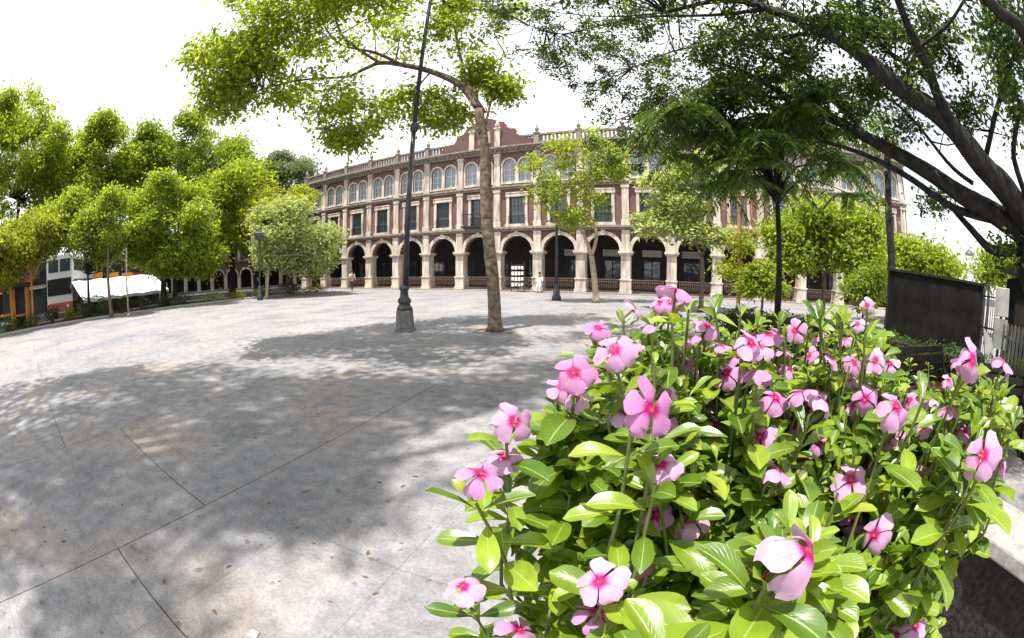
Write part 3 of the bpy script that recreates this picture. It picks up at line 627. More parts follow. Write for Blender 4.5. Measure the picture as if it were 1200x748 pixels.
bl_ = [blob(330, 40, 11.2, 62, 34, 1.3), blob(300, 95, 11.4, 44, 24, 1.2), blob(262, 118, 11.4, 28, 13, .8), blob(400, 25, 11.2, 66, 38, 1.4), blob(370, 110, 12, 46, 24, 1.2), blob(430, 132, 12.8, 46, 18, 1), blob(405, 160, 12.4, 18, 12, .6),
       blob(470, 40, 13, 56, 40, 1.2), blob(490, 120, 13.2, 40, 16, .8), blob(522, 138, 12.7, 30, 12, .7), blob(545, 30, 12.8, 40, 40, 1), blob(560, 85, 12.4, 20, 16, .6), blob(590, 105, 12.2, 10, 8, .4), blob(340, -30, 9.4, 90, 40, 1.6), blob(440, -30, 9.6, 60, 40, 1.6), blob(275, 70, 11.4, 26, 20, .9),
       ((-2.4, 11.8, 11.6), (1.6, 1.3, .7)), ((-.6, 12.8, 12), (1.5, 1.3, .7)), ((-5.2, 7.6, 8.6), (1.3, 1.2, .5)), ((-3.6, 7.0, 9.0), (1.3, 1.2, .5)), ((-6.6, 8.6, 8.4), (1.3, 1.2, .5)), ((-4.4, 8.8, 9.4), (1.3, 1.2, .5)), ((-7.4, 7.4, 7.4), (1.1, 1, .5)), ((-2.6, 8.8, 10.2), (1.2, 1.2, .5))]
def clear_of_lamp(P):                          # no spray grows between the lamp post and the path in front of it
    q = project(P); r = np.linalg.norm(P-np.array([0, 0, H]), axis=1); lx = 475+(388-q[:, 1])*.083
    return ~((np.abs(q[:, 0]-lx) < 9) & (np.hypot(P[:, 0], P[:, 1]) < 12.3))
tree('plaza_tree', 'tall leaning tree in the open plaza with a long limb reaching left', 'tree', b, tr, .20, .14, bl_, LM['bright'], M['bark'], per=24, n_leaf=54, spread=.28, lsize=.20, limbs=limbs, twigs=170, droop=.5, keep=clear_of_lamp)

# small tree before the arcade
b = ground(699, 355); D1 = 21.5
tr = [b, tp(696, 322, D1), tp(693, 300, D1)]
limbs = [([tp(693, 300, D1), tp(684, 275, D1), tp(670, 255, D1), tp(660, 225, D1)], .11, .03), ([tp(693, 300, D1), tp(699, 275, D1), tp(690, 240, D1), tp(700, 195, D1)], .10, .03), ([tp(691, 245, D1), tp(678, 215, D1), tp(672, 185, D1)], .06, .02)]
tree('young_plaza_tree', 'slender forked tree with a fresh yellow green crown before the arcade piers', 'tree', b, tr, .17, .13, [blob(640, 190, D1, 30, 26), blob(680, 175, D1, 36, 26), blob(712, 185, D1, 28, 24), blob(655, 228, D1, 32, 24), blob(690, 220, D1, 24, 22), blob(725, 198, D1, 18, 14), blob(675, 255, D1, 22, 10)], LM['lime'], M['barkpale'], per=21, n_leaf=38, spread=.28, lsize=.24, limbs=limbs, twigs=80)

# pale layered tree
b = Vector(g0_(822, 19)); D2 = 19
tree('layered_tree', 'pale cream green tree with flat tiered layers before the right arcades', 'tree', b, [b, tp(823, 318, D2), tp(822, 300, D2)], .12, .09,
     [blob(790, 270, D2, 44, 9), blob(830, 275, D2, 34, 9), blob(800, 240, D2, 40, 7), blob(790, 215, D2, 34, 10), blob(812, 195, D2, 34, 10), blob(780, 258, D2, 38, 5)], LM['pale'], M['barkgrey'], per=34, n_leaf=52, spread=.28, lsize=.25,
     limbs=[([tp(822, 300, D2), tp(814, 285, D2), tp(800, 268, D2)], .06, .02), ([tp(822, 300, D2), tp(830, 285, D2), tp(836, 270, D2)], .06, .02), ([tp(820, 300, D2), tp(812, 250, D2), tp(805, 200, D2)], .07, .02)], twigs=20, droop=0, up=1.5)

# right middle trees
def rtree(label, px, d, ztop, blobs, leaf, bark=None, r=.12, **kw):
    b = g0_(px, d); return tree('garden_tree', label, 'tree', b, [b, at(px+1, (ztop+345)/2, d), at(px, ztop, d)], r, r*.6, blobs, leaf, bark or M['barkgrey'], group='trees of the right hand garden', **kw)
rtree('bushy bright green tree hiding the right arches under the dark drooping tree', 965, 17.5, 320, [blob(950, 272, 17.5, 44, 24), blob(990, 285, 17.5, 34, 28), blob(920, 280, 17.5, 30, 20), blob(1010, 300, 17, 24, 22), blob(968, 252, 17.5, 44, 12), blob(1012, 262, 17.5, 22, 20), blob(935, 300, 17, 24, 12)], LM['lime'], per=46, n_leaf=65, spread=.32, lsize=0.24, twigs=24)
rtree('small light green shrub tree in front of the right arcade piers', 893, 13.5, 345, [blob(893, 322, 13.5, 22, 14), blob(905, 335, 13.5, 18, 10), blob(880, 335, 13.5, 14, 8)], LM['lime'], r=.05, per=27, n_leaf=52, spread=.16, lsize=0.17)
rtree('bright tree rising behind the black stone wall', 1085, 24, 320, [blob(1075, 303, 24, 36, 18), blob(1105, 315, 24, 26, 16), blob(1055, 300, 24, 24, 18), blob(1030, 322, 22, 20, 20)], LM['bright'], per=41, n_leaf=62, spread=.45, lsize=0.31)
rtree('light tree between the church tower and the big ficus trunk', 1158, 24, 330, [blob(1160, 312, 24, 18, 16), blob(1178, 318, 24, 16, 14), blob(1200, 312, 24, 20, 18)], LM['lime'], per=29, n_leaf=55, spread=.4, lsize=0.31)
rtree('leafy shrub tree in shade beside the left edge of the black wall', 1012, 14, 350, [blob(1010, 340, 14, 22, 16), blob(1025, 330, 14, 16, 14)], LM['mid'], r=.05, per=34, n_leaf=52, spread=.2, lsize=0.17)
b = Vector(g0_(866, 14)); tree('slim_trunk_tree', 'slim tree with an orange brown bare trunk left of the dark drooping tree', 'tree', b, [b, tp(866, 290, 14), tp(866, 230, 14), tp(865, 180, 14)], .075, .06, [blob(866, 168, 14, 22, 16), blob(872, 285, 14, 8, 8), blob(855, 318, 14, 10, 6)], LM['yellow'], M['barkorange'], per=16, n_leaf=30, spread=.25, lsize=.18, twigs=8)

# dark drooping tree with feathery compound leaves
b = Vector(g0_(912, 9)); D3 = 9.0; top = at(911, 240, D3)
t = thing('drooping_tree', 'dark tree with long drooping feathery fronds on a thin straight trunk', 'tree', b)
m = MB(); m.tube([Vector((0, 0, 0)), (at(913, 320, D3)-b), top-b], [.085, .07, .055], 9); m.build('trunk', M['barkdark'], t)
lb = MB(); P_, D_, S_ = [], [], []
ends = []
for i in range(46):
    a = RNG.uniform(0, 2*math.pi); rr = RNG.uniform(.15, 1.0)**.7*2.55; zz = RNG.uniform(.15, 2.9)*(1-.55*(rr/2.55)**2)
    ends.append(top+Vector((rr*math.cos(a), rr*math.sin(a)*.9, zz+.15)))
for e in ends:
    q = bez([top-b, (top*.65+e*.35)+Vector((0, 0, .35+.2*(e.z-top.z)))-b, e-b], 4); lb.tube(q, taper(.022, .008, len(q)), 5)
    for j in range(10):                        # fronds: an arching rachis with paired leaflets
        a = RNG.uniform(0, 2*math.pi); ln = RNG.uniform(.7, 1.15); h0 = Vector((math.cos(a), math.sin(a), 0)); dr = RNG.uniform(.5, 1.3)
        pts = [e + h0*ln*s_ + Vector((0, 0, .18*ln*s_*2 - dr*ln*s_*s_)) for s_ in np.linspace(0, 1, 9)]
        lb.tube([p-b for p in pts[::2]], .006, 3, cap=False)
        side = Vector((-h0.y, h0.x, 0))
        for k in range(1, 9):
            dd = (pts[k]-pts[k-1]).normalized()
            for sg in (-1, 1):
                for sub in (0, .5):
                    P_.append(pts[k-1].lerp(pts[k], sub)); D_.append(side*sg*.9+dd*.5+Vector((0, 0, -.28))); S_.append(RNG.uniform(.22, .32)*(1.1-.04*k))
lb.build('branches', M['barkdark'], t)
leaf_cloud('crown', np.array(P_)-np.array(b), np.array(S_), LM['deep'], t, D=np.array(D_), aspect=.24, up=1.2)

# big ficus at the right: dark limbs sweeping over the path
FB = Vector((7.3, .3, 0))
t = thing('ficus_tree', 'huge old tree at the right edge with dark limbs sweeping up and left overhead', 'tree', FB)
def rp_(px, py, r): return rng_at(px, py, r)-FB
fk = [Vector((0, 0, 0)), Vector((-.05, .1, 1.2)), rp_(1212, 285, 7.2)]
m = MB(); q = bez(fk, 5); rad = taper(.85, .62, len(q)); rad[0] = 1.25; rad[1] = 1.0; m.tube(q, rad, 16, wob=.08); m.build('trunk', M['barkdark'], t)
LB = [([(1212, 285, 7.2), (1165, 250, 6.9), (1125, 227, 6.8), (1072, 192, 7.0), (1019, 163, 7.2), (976, 139, 7.6), (930, 118, 8.0), (880, 88, 8.5), (830, 70, 9)], .30, .03),
      ([(1216, 280, 7.2), (1180, 225, 6.6), (1150, 192, 6.3), (1104, 137, 6.0), (1056, 105, 5.9), (1003, 60, 6.0), (965, 37, 6.2), (901, 11, 6.6), (850, 0, 7), (780, 15, 7.6)], .36, .03),
      ([(1160, 205, 6.3), (1125, 160, 6.0), (1100, 115, 5.8), (1088, 80, 5.6), (1068, 40, 5.5), (1050, -5, 5.4)], .17, .05),
      ([(1225, 120, 6.2), (1200, 40, 5.2), (1172, 15, 5), (1145, -12, 4.8)], .15, .08),
      ([(1212, 260, 7), (1192, 200, 6.4), (1188, 170, 6.2), (1196, 120, 6.0)], .09, .04),
      ([(1212, 292, 7.1), (1175, 294, 7.1), (1158, 290, 7.1), (1134, 264, 7.2), (1112, 240, 7.4), (1098, 226, 7.6)], .16, .03),
      ([(1120, 150, 6.0), (1090, 95, 6.3), (1040, 60, 6.6), (1010, 20, 6.8), (1005, -10, 7)], .09, .03),
      ([(1019, 163, 7.2), (990, 130, 7.4), (950, 90, 7.8), (905, 70, 8.2), (850, 40, 8.6)], .07, .02),
      ([(965, 37, 6.2), (905, 45, 7.2), (850, 50, 8.4), (790, 60, 10), (740, 80, 11.4)], .06, .015),
      ([(930, 118, 8), (870, 112, 8.4), (800, 120, 10), (760, 135, 11)], .06, .015),
      ([(901, 11, 6.6), (830, 18, 7.8), (740, 22, 9.4), (660, 40, 11.4), (620, 30, 11.8)], .06, .015),
      ([(1150, 205, 6.6), (1165, 140, 6.4), (1180, 90, 6.3), (1190, 60, 6.3)], .08, .03),
      ([(1140, 215, 6.8), (1110, 190, 7), (1060, 130, 7.4), (1030, 110, 7.6)], .06, .02),
      ([(1180, 260, 7.0), (1120, 245, 6.9), (1060, 205, 7.0), (1010, 180, 7.2), (960, 165, 7.5)], .11, .03),
      ([(1056, 105, 5.9), (1075, 60, 6), (1110, 30, 6), (1130, 0, 6)], .05, .02)]
nodes = []
for (pl, a, b_) in LB:
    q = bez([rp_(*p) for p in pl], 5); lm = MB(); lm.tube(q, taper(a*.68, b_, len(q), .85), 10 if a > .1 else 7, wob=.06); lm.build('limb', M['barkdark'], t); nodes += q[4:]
FZ = [(640, 30, 50, 28, 11.5, 15), (700, 60, 56, 34, 12.0, 28), (760, 30, 60, 30, 9.6, 24), (770, 100, 50, 36, 11.0, 28), (840, 60, 50, 40, 8.2, 22), (760, 150, 40, 24, 11, 18), (820, 135, 44, 26, 8.8, 16), (900, 40, 50, 34, 7.2, 18), (880, 105, 40, 30, 8.2, 16),
      (960, 20, 40, 24, 6.6, 10), (1010, 40, 44, 34, 7.0, 14), (1030, 100, 36, 28, 7.4, 12), (1090, 40, 44, 30, 6.6, 11), (1150, 60, 40, 40, 6.6, 10), (1190, 110, 24, 40, 6.4, 7), (1130, 130, 34, 20, 7.0, 6), (960, 90, 44, 30, 7.8, 14), (1090, 238, 16, 8, 7.6, 4), (1180, 292, 14, 8, 7.2, 3),
      (590, 15, 22, 14, 11.5, 6), (680, 100, 36, 12, 12.4, 7), (650, 70, 36, 16, 12.5, 8), (850, -40, 120, 40, 6.5, 26), (1050, -50, 120, 40, 5.6, 18), (700, -40, 90, 40, 7.2, 18), (1100, 85, 50, 36, 6.9, 9), (1170, 15, 40, 26, 6.3, 9), (1030, 20, 50, 26, 6.8, 10), (940, 70, 44, 26, 7.6, 10), (1060, 150, 24, 12, 7.4, 4), (1185, 60, 26, 30, 6.6, 6), (960, 150, 30, 16, 8, 5), (740, 185, 26, 12, 11, 5), (1000, 130, 24, 18, 7.6, 6)]
C = []
for (px, py, wx, wy, r, n) in FZ:
    for _ in range(int(n*1.0)):
        C.append(rng_at(px+RNG.normal()*wx*.55, py+RNG.normal()*wy*.55, r+RNG.normal()*.55)-FB)
for _ in range(120):                             # unseen crown added above the frame to shade the right hand garden
    c = Vector((RNG.uniform(-.2, 8.5), RNG.uniform(-2.5, 5.4), RNG.uniform(7.4, 9.0)))
    q = project([c])[0]
    if c.x < 2.0 and c.y < 3.0: continue
    if q[1] < -40 or q[0] > 1300: C.append(c-FB)
C = np.array([tuple(c) for c in C]); s_ = RNG.uniform(.09, .21, (len(C), 1, 1))
tw = MB()
for c in C[::1]:
    c = Vector(c); s0 = min(nodes, key=lambda q: (q-c).length); mid = (s0+c)/2+Vector(RNG.normal(size=3))*.1*(c-s0).length
    q = bez([s0, mid, c], 3); tw.tube(q, taper(.016, .006, len(q)), 4, cap=False)
tw.build('branches', M['barkdark'], t)
P = (C[:, None, :]+RNG.normal(size=(len(C), 110, 3))*s_*np.array([1, 1, .7])).reshape(-1, 3)
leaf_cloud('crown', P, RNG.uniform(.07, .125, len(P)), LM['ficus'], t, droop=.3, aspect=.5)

# unseen tree, added outside the frame so that its crown shades the near paving
sh = np.array([SUN.x, SUN.y])/SUN.z
spots = [(-5.2, 5.4, 1.3), (-3.8, 5.2, 1.1), (-6.4, 3.8, 1.4), (-4.6, 3.6, 1.1), (-3.2, 3.4, .8), (-5.0, 2.0, 1.2), (-3.6, 1.9, .7), (-6.8, 1.6, 1.5), (-2.0, 5.0, .9), (-4.4, .4, 1.0), (-8.2, 3.4, 1.5), (-2.2, 3.9, .5), (-2.7, 2.6, .45), (-1.2, 5.6, .7), (-.3, 6.3, .6), (-8.6, 1.0, 1.5), (-2.6, .9, .5), (-1.7, 2.9, .35), (-6.2, 5.6, 1.2), (-2.9, 6.1, 1.0), (.8, 7.4, .9), (-7.6, 5.2, 1.2), (-8.8, 4.8, 1.2), (-10, 3.0, 1.4)]
blobs = []
for (x, y, r) in spots:
    z = RNG.uniform(12, 16)
    blobs.append(((x+sh[0]*z, y+sh[1]*z, z), (r*1.08, r*1.08, .5)))
def off_frame(P):
    q = project(P); d = P.copy(); fw = d[:, 1]*_c-(d[:, 2]-H)*_s
    return ~((q[:, 0] > -12) & (q[:, 0] < 1212) & (q[:, 1] > -12) & (q[:, 1] < 760))
b = Vector((-10.5, -3.5, 0)); top = Vector((-9.6, -1.6, 11))
tree('added_shade_tree', 'tall unseen tree added beside the photographer for shading the near paving', 'tree', b, [b, (-10.2, -2.8, 4.5), top], .3, .2, blobs, LM['bright'], M['bark'], per=11, n_leaf=58, spread=.38, lsize=.27, twigs=80, keep=off_frame, aspect=.5)

# ------------------------------------------------------------------ hedges and shrubs
def leaf_box(name, label, cat, pts, w, h, leaf, lsize=.06, dens=900, z0=0.0, group=None):
    """clipped hedge along a polyline: stems inside, leaves on its skin"""
    pts = [Vector(p) for p in pts]; base = Vector((pts[0].x, pts[0].y, 0)); t = thing(name, label, cat, base, 0, group)
    P = []
    core = MB()
    for a, b in zip(pts[:-1], pts[1:]):
        d = b-a; L_ = Vector((d.x, d.y)).length; u = Vector((d.x, d.y, 0)).normalized(); s = Vector((-u.y, u.x, 0))
        n = int(dens*L_*(w+2*h))
        x = RNG.uniform(0, L_, n); k = RNG.uniform(0, w+2*h, n)
        off = np.where(k < h, -w/2, np.where(k < h+w, k-h-w/2, w/2)); zz = np.where(k < h, k, np.where(k < h+w, h, k-h-w))
        dd = RNG.normal(size=n)*.05; lump = .05*np.sin(x*5.1+off*7)+.04*np.sin(x*11.7)
        off2 = off*(1+dd)+RNG.normal(size=n)*.03; z2 = np.clip(zz+np.where((k >= h) & (k < h+w), lump+RNG.normal(size=n)*.025, 0), .02, 9)
        P.append(np.stack([a.x-base.x+u.x*x+s.x*off2, a.y-base.y+u.y*x+s.y*off2, z0+z2], 1))
        q = [a-base-s*w*.42, b-base-s*w*.42, b-base+s*w*.42, a-base+s*w*.42]; core.slab([(p.x, p.y) for p in q], z0, z0+h-.06)
    core.build('twigs', M['soil'], t)
    P = np.concatenate(P); leaf_cloud('foliage', P, RNG.uniform(.7, 1.3, len(P))*lsize, leaf, t, droop=-.3, up=1.0, aspect=.5)
    return t
def shrub(label, px, d, wpx, hpx, leaf, lsize=.1, n=26, group='shrubs in the planting strip', name='roadside_shrub', per=30):
    b = g0_(px, d); k = d/FPX; h = hpx*k; wv = wpx*k
    t = thing(name, label, 'shrub', b, 0, group)
    m = MB()
    for i in range(7):
        a = i*.9; m.tube([(0, 0, 0), (wv*.3*math.cos(a), wv*.3*math.sin(a), h*.5), (wv*.6*math.cos(a), wv*.6*math.sin(a), h*.8)], [.02, .015, .008], 5)
    m.build('stems', M['barkgrey'], t)
    C, P = clumps([((0, 0, h*.55), (wv*.9, wv*.8, h*.45))], n, wv*.22, per)
    P[:, 2] = np.abs(P[:, 2]); leaf_cloud('foliage', P, RNG.uniform(.7, 1.3, len(P))*lsize, leaf, t, droop=-.2, up=.8)
    return t
for (lab, px, d, w_, h_, lf) in [
    ('low light green shrub at the far left under the orange posts', 8, 30.5, 18, 14, 'hedge'), ('light green shrub between the two orange posts', 36, 30.3, 14, 13, 'hedge'), ('dark shrub right of the orange posts', 60, 30.4, 13, 19, 'dark'),
    ('pale yellow green shrub below the double decker bus', 80, 30.2, 9, 12, 'hedgey'), ('large dark round shrub below the canopy end', 98, 30.2, 16, 20, 'dark'), ('mid green shrub beside the slim grey sapling trunk', 122, 30, 12, 20, 'hedge'),
    ('dark shrub between the sapling and the pale pole', 143, 29.9, 13, 19, 'dark'), ('dark shrub right of the pale pole', 166, 30.6, 15, 16, 'dark'), ('dark shrub below the forked tree trunk', 190, 31.5, 14, 13, 'dark'),
    ('dark green shrub right of the forked trunk', 214, 32, 14, 14, 'hedge'), ('pale shrub before the shaded low arcades', 246, 33, 18, 10, 'pale'), ('yellow clipped shrub left of the small street lamp', 276, 33.5, 16, 6, 'hedgey'),
    ('green shrub at the foot of the small street lamp', 307, 32.5, 12, 12, 'hedge'), ('dark shrub right of the small street lamp', 338, 35, 16, 13, 'dark'), ('bright yellow clipped shrub by the left arcade pier', 372, 36.5, 16, 7, 'hedgey')]:
    shrub(lab, px, d, w_, h_, LM[lf], lsize=.14)
leaf_box('box_hedge', 'long green box hedge behind the periwinkle bed', 'hedge', [at(860, 365, 9.2), at(940, 366, 8.4), at(1010, 372, 7.6)], .7, 1.05, LM['hedge'], dens=700, lsize=.06)
leaf_box('clipped_hedge', 'bright yellow green clipped hedge beside the bench backrest', 'hedge', [at(1040, 402, 8.0), at(1100, 410, 8.3)], .5, .78, LM['hedgey'], dens=1100, lsize=.04)
leaf_box('wall_foot_hedge', 'dark green low hedge along the foot of the black wall', 'hedge', [at(1040, 378, 9.5), at(1110, 384, 8.9), at(1215, 398, 7.6)], .6, .80, LM['hedge'], dens=700, lsize=.06)
leaf_box('kiosk_hedge', 'yellow green hedge strip below the white picket fence', 'hedge', [at(1172, 396, 7.4), at(1215, 400, 7.0)], .3, 1.0, LM['hedgey'], dens=1000, lsize=.045)
shrub('dark blue green shrub between the right arcade piers and the flower bed', 852, 10.5, 34, 40, LM['dark'], lsize=.10, group='garden shrubs', name='garden_shrub', n=40)
shrub('dark bushy shrub left of the black wall behind the pink flowers', 1000, 9.5, 32, 30, LM['dark'], lsize=.10, group='garden shrubs', name='garden_shrub', n=36)
shrub('pale leaved shrub beyond the stone ledge at the right edge', 1185, 3.9, 34, 60, LM['hedge'], lsize=.09, group='garden shrubs', name='garden_shrub', n=26)

# ------------------------------------------------------------------ lamps and poles
b = ground(475, 388); LH = 14.5
t = thing('tall_lamp_post', 'tall dark lamp post with a banded collar on a square stone plinth', 'lamp post', b)
lean = math.tan(R(2.0))
MB().box(-.27, .27, -.27, .27, 0, .08).prism([(-.24, .08), (.24, .08), (.20, .62), (-.20, .62)], -.22, .22).build('plinth', M['lampstone'], t, bevel=.015)
MB().lathe([(.235, .62), (.235, .68), (.19, .74), (.16, .80), (.20, .84), (.20, .92), (.13, 1.0), (.115, 1.18), (.15, 1.22), (.15, 1.28), (.10, 1.34)], n=20).build('pedestal', M['lampiron'], t)
ax = lambda z: (z*lean, 0, z)
m = MB(); m.tube([ax(1.3), ax(6.0)], [.085, .072], 16); m.build('shaft', M['lampiron'], t)
m = MB(); m.tube([ax(5.95), ax(6.0), ax(6.2), ax(6.26)], [.08, .12, .12, .08], 16); m.build('collar', M['lampiron'], t)
m = MB(); m.tube([ax(6.2), ax(LH)], [.07, .055], 14); m.build('upper_shaft', M['lampiron'], t)
for sg in (-1, 1):
    p = Vector(ax(LH-.3)); m = MB(); m.tube([p, p+Vector((sg*.5, 0, .35)), p+Vector((sg*1.1, 0, .3))], .03, 7); arm = m.build('arm', M['lampiron'], t)
    m = MB(); c = p+Vector((sg*1.1, 0, .05)); m.lathe([(.06, .25), (.28, .12), (.30, 0), (.2, -.12), (.03, -.2)], c, 14); m.build('lantern', M['lampiron'], arm)
b = ground(652, 352)
t = thing('street_lamp', 'slim dark street lamp with a flat side lantern before the arcade', 'street lamp', b)
MB().lathe([(.26, 0), (.26, .18), (.2, .25), (.17, .6), (.11, .72), (.13, .8), (.08, .9)], n=14).build('base', M['lampiron'], t)
z1 = at(653, 205, 22.68).z; z2 = at(653, 236, 22.68).z
m = MB(); m.tube([(0, 0, .85), (0.02, 0, z1)], [.085, .06], 12); m.build('shaft', M['lampiron'], t)
m = MB(); m.tube([(0.02, 0, z2), (-.25, 0, z2+.12), (-.45, 0, z2+.04)], .035, 7); a_ = m.build('arm', M['lampiron'], t)
MB().box(-.78, -.3, -.16, .16, z2-.10, z2+.03).build('lantern', M['lampiron'], a_, bevel=.04)
b = ground(305, 352)
t = thing('plaza_lamp', 'small street lamp with a wide lantern head under the left trees', 'street lamp', b)
z1 = at(305, 282, 30.3).z
MB().lathe([(.24, 0), (.22, .3), (.12, .5), (.1, .9), (.07, 1.0)], n=12).build('base', M['lampiron'], t)
m = MB(); m.tube([(0, 0, .9), (0, 0, z1)], [.075, .06], 10); m.build('shaft', M['lampiron'], t)
MB().lathe([(.08, 0), (.32, .1), (.42, .42), (.44, .5), (.25, .62), (.06, .72), (.05, .95), (.01, 1.05)], (0, 0, z1), 8, smooth=False).build('lantern', M['binmetal'], t)
b = ground(151, 371); t = thing('pale_pole', 'thin pale bare pole standing at the kerb right of the slim sapling', 'pole', b)
m = MB(); m.tube([(0, 0, 0), (-.05, 0, at(149, 292, 28.2).z)], [.065, .05], 9); m.build('shaft', M['barkpale'], t); MB().lathe([(.14, 0), (.14, .12), (.07, .2)], n=10).build('foot', M['kerb'], t)
b = Vector(g0_(1043, 12.5)); t = thing('dark_trunk_tree', 'straight dark bare trunk rising left of the black wall', 'tree', b)
m = MB(); q = bez([(0, 0, 0), at(1045, 320, 12.5)-b, at(1041, 240, 12.5)-b, at(1038, 150, 12.5)-b], 4); m.tube(q, taper(.15, .10, len(q)), 10, wob=.04); m.build('trunk', M['barkdark'], t)
C, P = clumps([blob(1036, 178, 12.5, 24, 20), blob(1030, 150, 12.5, 26, 14)], 14, .22, 40); leaf_cloud('crown', P-np.array(b), RNG.uniform(.1, .18, len(P)), LM['deep'], t, droop=.6)
b = Vector((.92, 2.45, .55)); t = thing('spotlight_post', 'short dark square post with a spotlight head among the rear flowers', 'spotlight', b)
MB().box(-.012, .012, -.012, .012, 0, 1.2).build('post', M['iron'], t); MB().box(.02, .14, -.05, .05, .98, 1.04).build('spotlight_head', M['iron'], t, bevel=.01)

# ------------------------------------------------------------------ street: bus, stalls
def along(px, py, d): p = at(px, py, d); p.z = 0; return p
P = along(70, 350, 37); dirv = (along(105, 350, 47)-P).normalized()
bus = thing('double_decker_bus', 'white and brick red double decker bus parked behind the left trees', 'bus', P, math.atan2(dirv.y, dirv.x))
# local x runs along the bus to its tail, front at x = 0, width along y
def rrect(w_, z0, z1, r=.18): return [(-w_+r, z0), (w_-r, z0), (w_, z0+r), (w_, z1-r), (w_-r, z1), (-w_+r, z1), (-w_, z1-r), (-w_, z0+r)]
def xprism(poly, x0, x1):
    m = MB(); n = len(poly); m.v = [(x0, y, z) for y, z in poly]+[(x1, y, z) for y, z in poly]
    m.f = [tuple(range(n))[::-1], tuple(range(n, 2*n))]+[(k, (k+1) % n, (k+1) % n+n, k+n) for k in range(n)]; m.smooth = [False]*len(m.f); return m
W2 = 1.45
xprism(rrect(W2, .95, 4.75), 0, 9.5).build('body', M['white'], bus, bevel=.05)
xprism(rrect(W2+.03, .45, 1.15, .1), -.12, 9.5).build('skirt', M['redpaint'], bus, bevel=.05)
MB().box(-.05, .04, -1.36, 1.36, 1.7, 2.95).build('windscreen', M['tyre'], bus, bevel=.02)
for y in (-1.25, .08): MB().box(-.05, .04, y, y+1.15, 3.45, 4.4).build('upper_window', M['glass'], bus, bevel=.02)
for sy in (-1, 1):
    MB().lathe([(.13, 0), (.13, .06)], n=10).build('headlight', M['chrome'], bus, (-.16, sy*.95, .85)).rotation_euler = (0, R(-90), 0)
    for k in range(6): MB().box(.6+k*1.45, 1.9+k*1.45, sy*(W2+.0)-.02, sy*(W2+.0)+.02, 1.9, 2.8).build('window', M['glass'], bus)
    for k in range(6): MB().box(.6+k*1.45, 1.9+k*1.45, sy*(W2+.0)-.02, sy*(W2+.0)+.02, 3.45, 4.35).build('window', M['glass'], bus)
    for x in (1.6, 7.4):
        wv = MB().lathe([(.30, -.12), (.46, -.12), (.5, -.06), (.5, .06), (.46, .12), (.30, .12)], n=18).build('wheel', M['tyre'], bus, (x, sy*(W2-.12), .34)); wv.rotation_euler = (R(90), 0, 0)
        MB().lathe([(.28, -.15), (.28, .15)], n=14).build('rim', M['binmetal'], wv)
    m = MB(); m.tube([(0, sy*1.45, 2.6), (-.3, sy*1.7, 2.7), (-.35, sy*1.72, 2.3)], .03, 6); mi = m.build('mirror', M['iron'], bus); MB().box(-.42, -.33, sy*1.72-.12, sy*1.72+.12, 1.95, 2.4).build('mirror_glass', M['iron'], mi)
A, B = along(-70, 352, 50), along(172, 345, 62)
dv = B-A; Ls = dv.length; t = thing('backdrop_shop_row', 'long low shop row added as a dark shady backdrop across the street behind the bus and stalls', 'building', A, math.atan2(dv.y, dv.x))
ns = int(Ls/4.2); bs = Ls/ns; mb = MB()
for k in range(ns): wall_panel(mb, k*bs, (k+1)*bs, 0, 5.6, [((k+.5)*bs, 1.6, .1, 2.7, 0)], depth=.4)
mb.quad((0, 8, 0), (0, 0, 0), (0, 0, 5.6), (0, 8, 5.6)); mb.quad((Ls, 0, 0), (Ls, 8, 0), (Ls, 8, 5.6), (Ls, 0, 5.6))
mb.build('wall', mat('shade dark shop render', (.07, .055, .048), .9, .4, .8), t); MB().box(-.1, Ls+.1, .1, 8, 5.6, 5.8).build('roof', M['stone2'], t)  # row added as dark backdrop: shops and deep shade put into one wall colour
for k in range(ns):
    c = (k+.5)*bs; MB().box(c-1.58, c+1.58, .3, .36, .1, 2.68).build('shutter', M[['darkwood', 'glass', 'darkwood', 'binmetal'][k % 4]], t)
    aw = MB().quad((c-1.7, -1.1, 2.7), (c+1.7, -1.1, 2.7), (c+1.7, -.02, 3.3), (c-1.7, -.02, 3.3)).build('awning', M[['orange', 'darkwood', 'redpaint', 'darkwood', 'palegrey'][k % 5]], t); aw.modifiers.new('thick', 'SOLIDIFY').thickness = .03
    wv = MB().box(c-.6, c+.6, -.04, .02, 3.7, 5.0).build('window', M['frame'], t); MB().box(c-.5, c+.5, -.06, -.045, 3.8, 4.9).build('pane', M['glass'], wv)
P, Q = along(96, 352, 33.5), along(196, 345, 38)
dv = Q-P; Lc = dv.length
t = thing('market_canopy', 'long white sloping canvas canopy over dark stalls behind the left trees', 'canopy', P, math.atan2(dv.y, dv.x))
m = MB(); sag = []
for k in range(13):
    x = Lc*k/12; sag.append((x, .0, 1.30+.05*math.sin(k*2.1))); 
for k in range(12):
    a, c = sag[k], sag[k+1]; m.quad((a[0], -.3, a[2]-.15), (c[0], -.3, c[2]-.15), (c[0], 2.6, c[2]+1.25), (a[0], 2.6, a[2]+1.25)); m.quad((a[0], -.3, a[2]-.38), (c[0], -.3, c[2]-.38), (c[0], -.3, c[2]-.15), (a[0], -.3, a[2]-.15)); m.quad((a[0], 2.6, a[2]+1.25), (c[0], 2.6, c[2]+1.25), (c[0], 4.2, c[2]+.1), (a[0], 4.2, a[2]+.1))
o = m.build('canvas', M['whitecloth'], t); so = o.modifiers.new('thick', 'SOLIDIFY'); so.thickness = .02
for k in range(7):
    x = Lc*k/6; MB().tube([(x, 0, 0), (x, 0, 1.7)], .04, 7).build('leg', M['binmetal'], t); MB().tube([(x, 4, 0), (x, 4, 1.8)], .04, 7).build('leg', M['binmetal'], t)
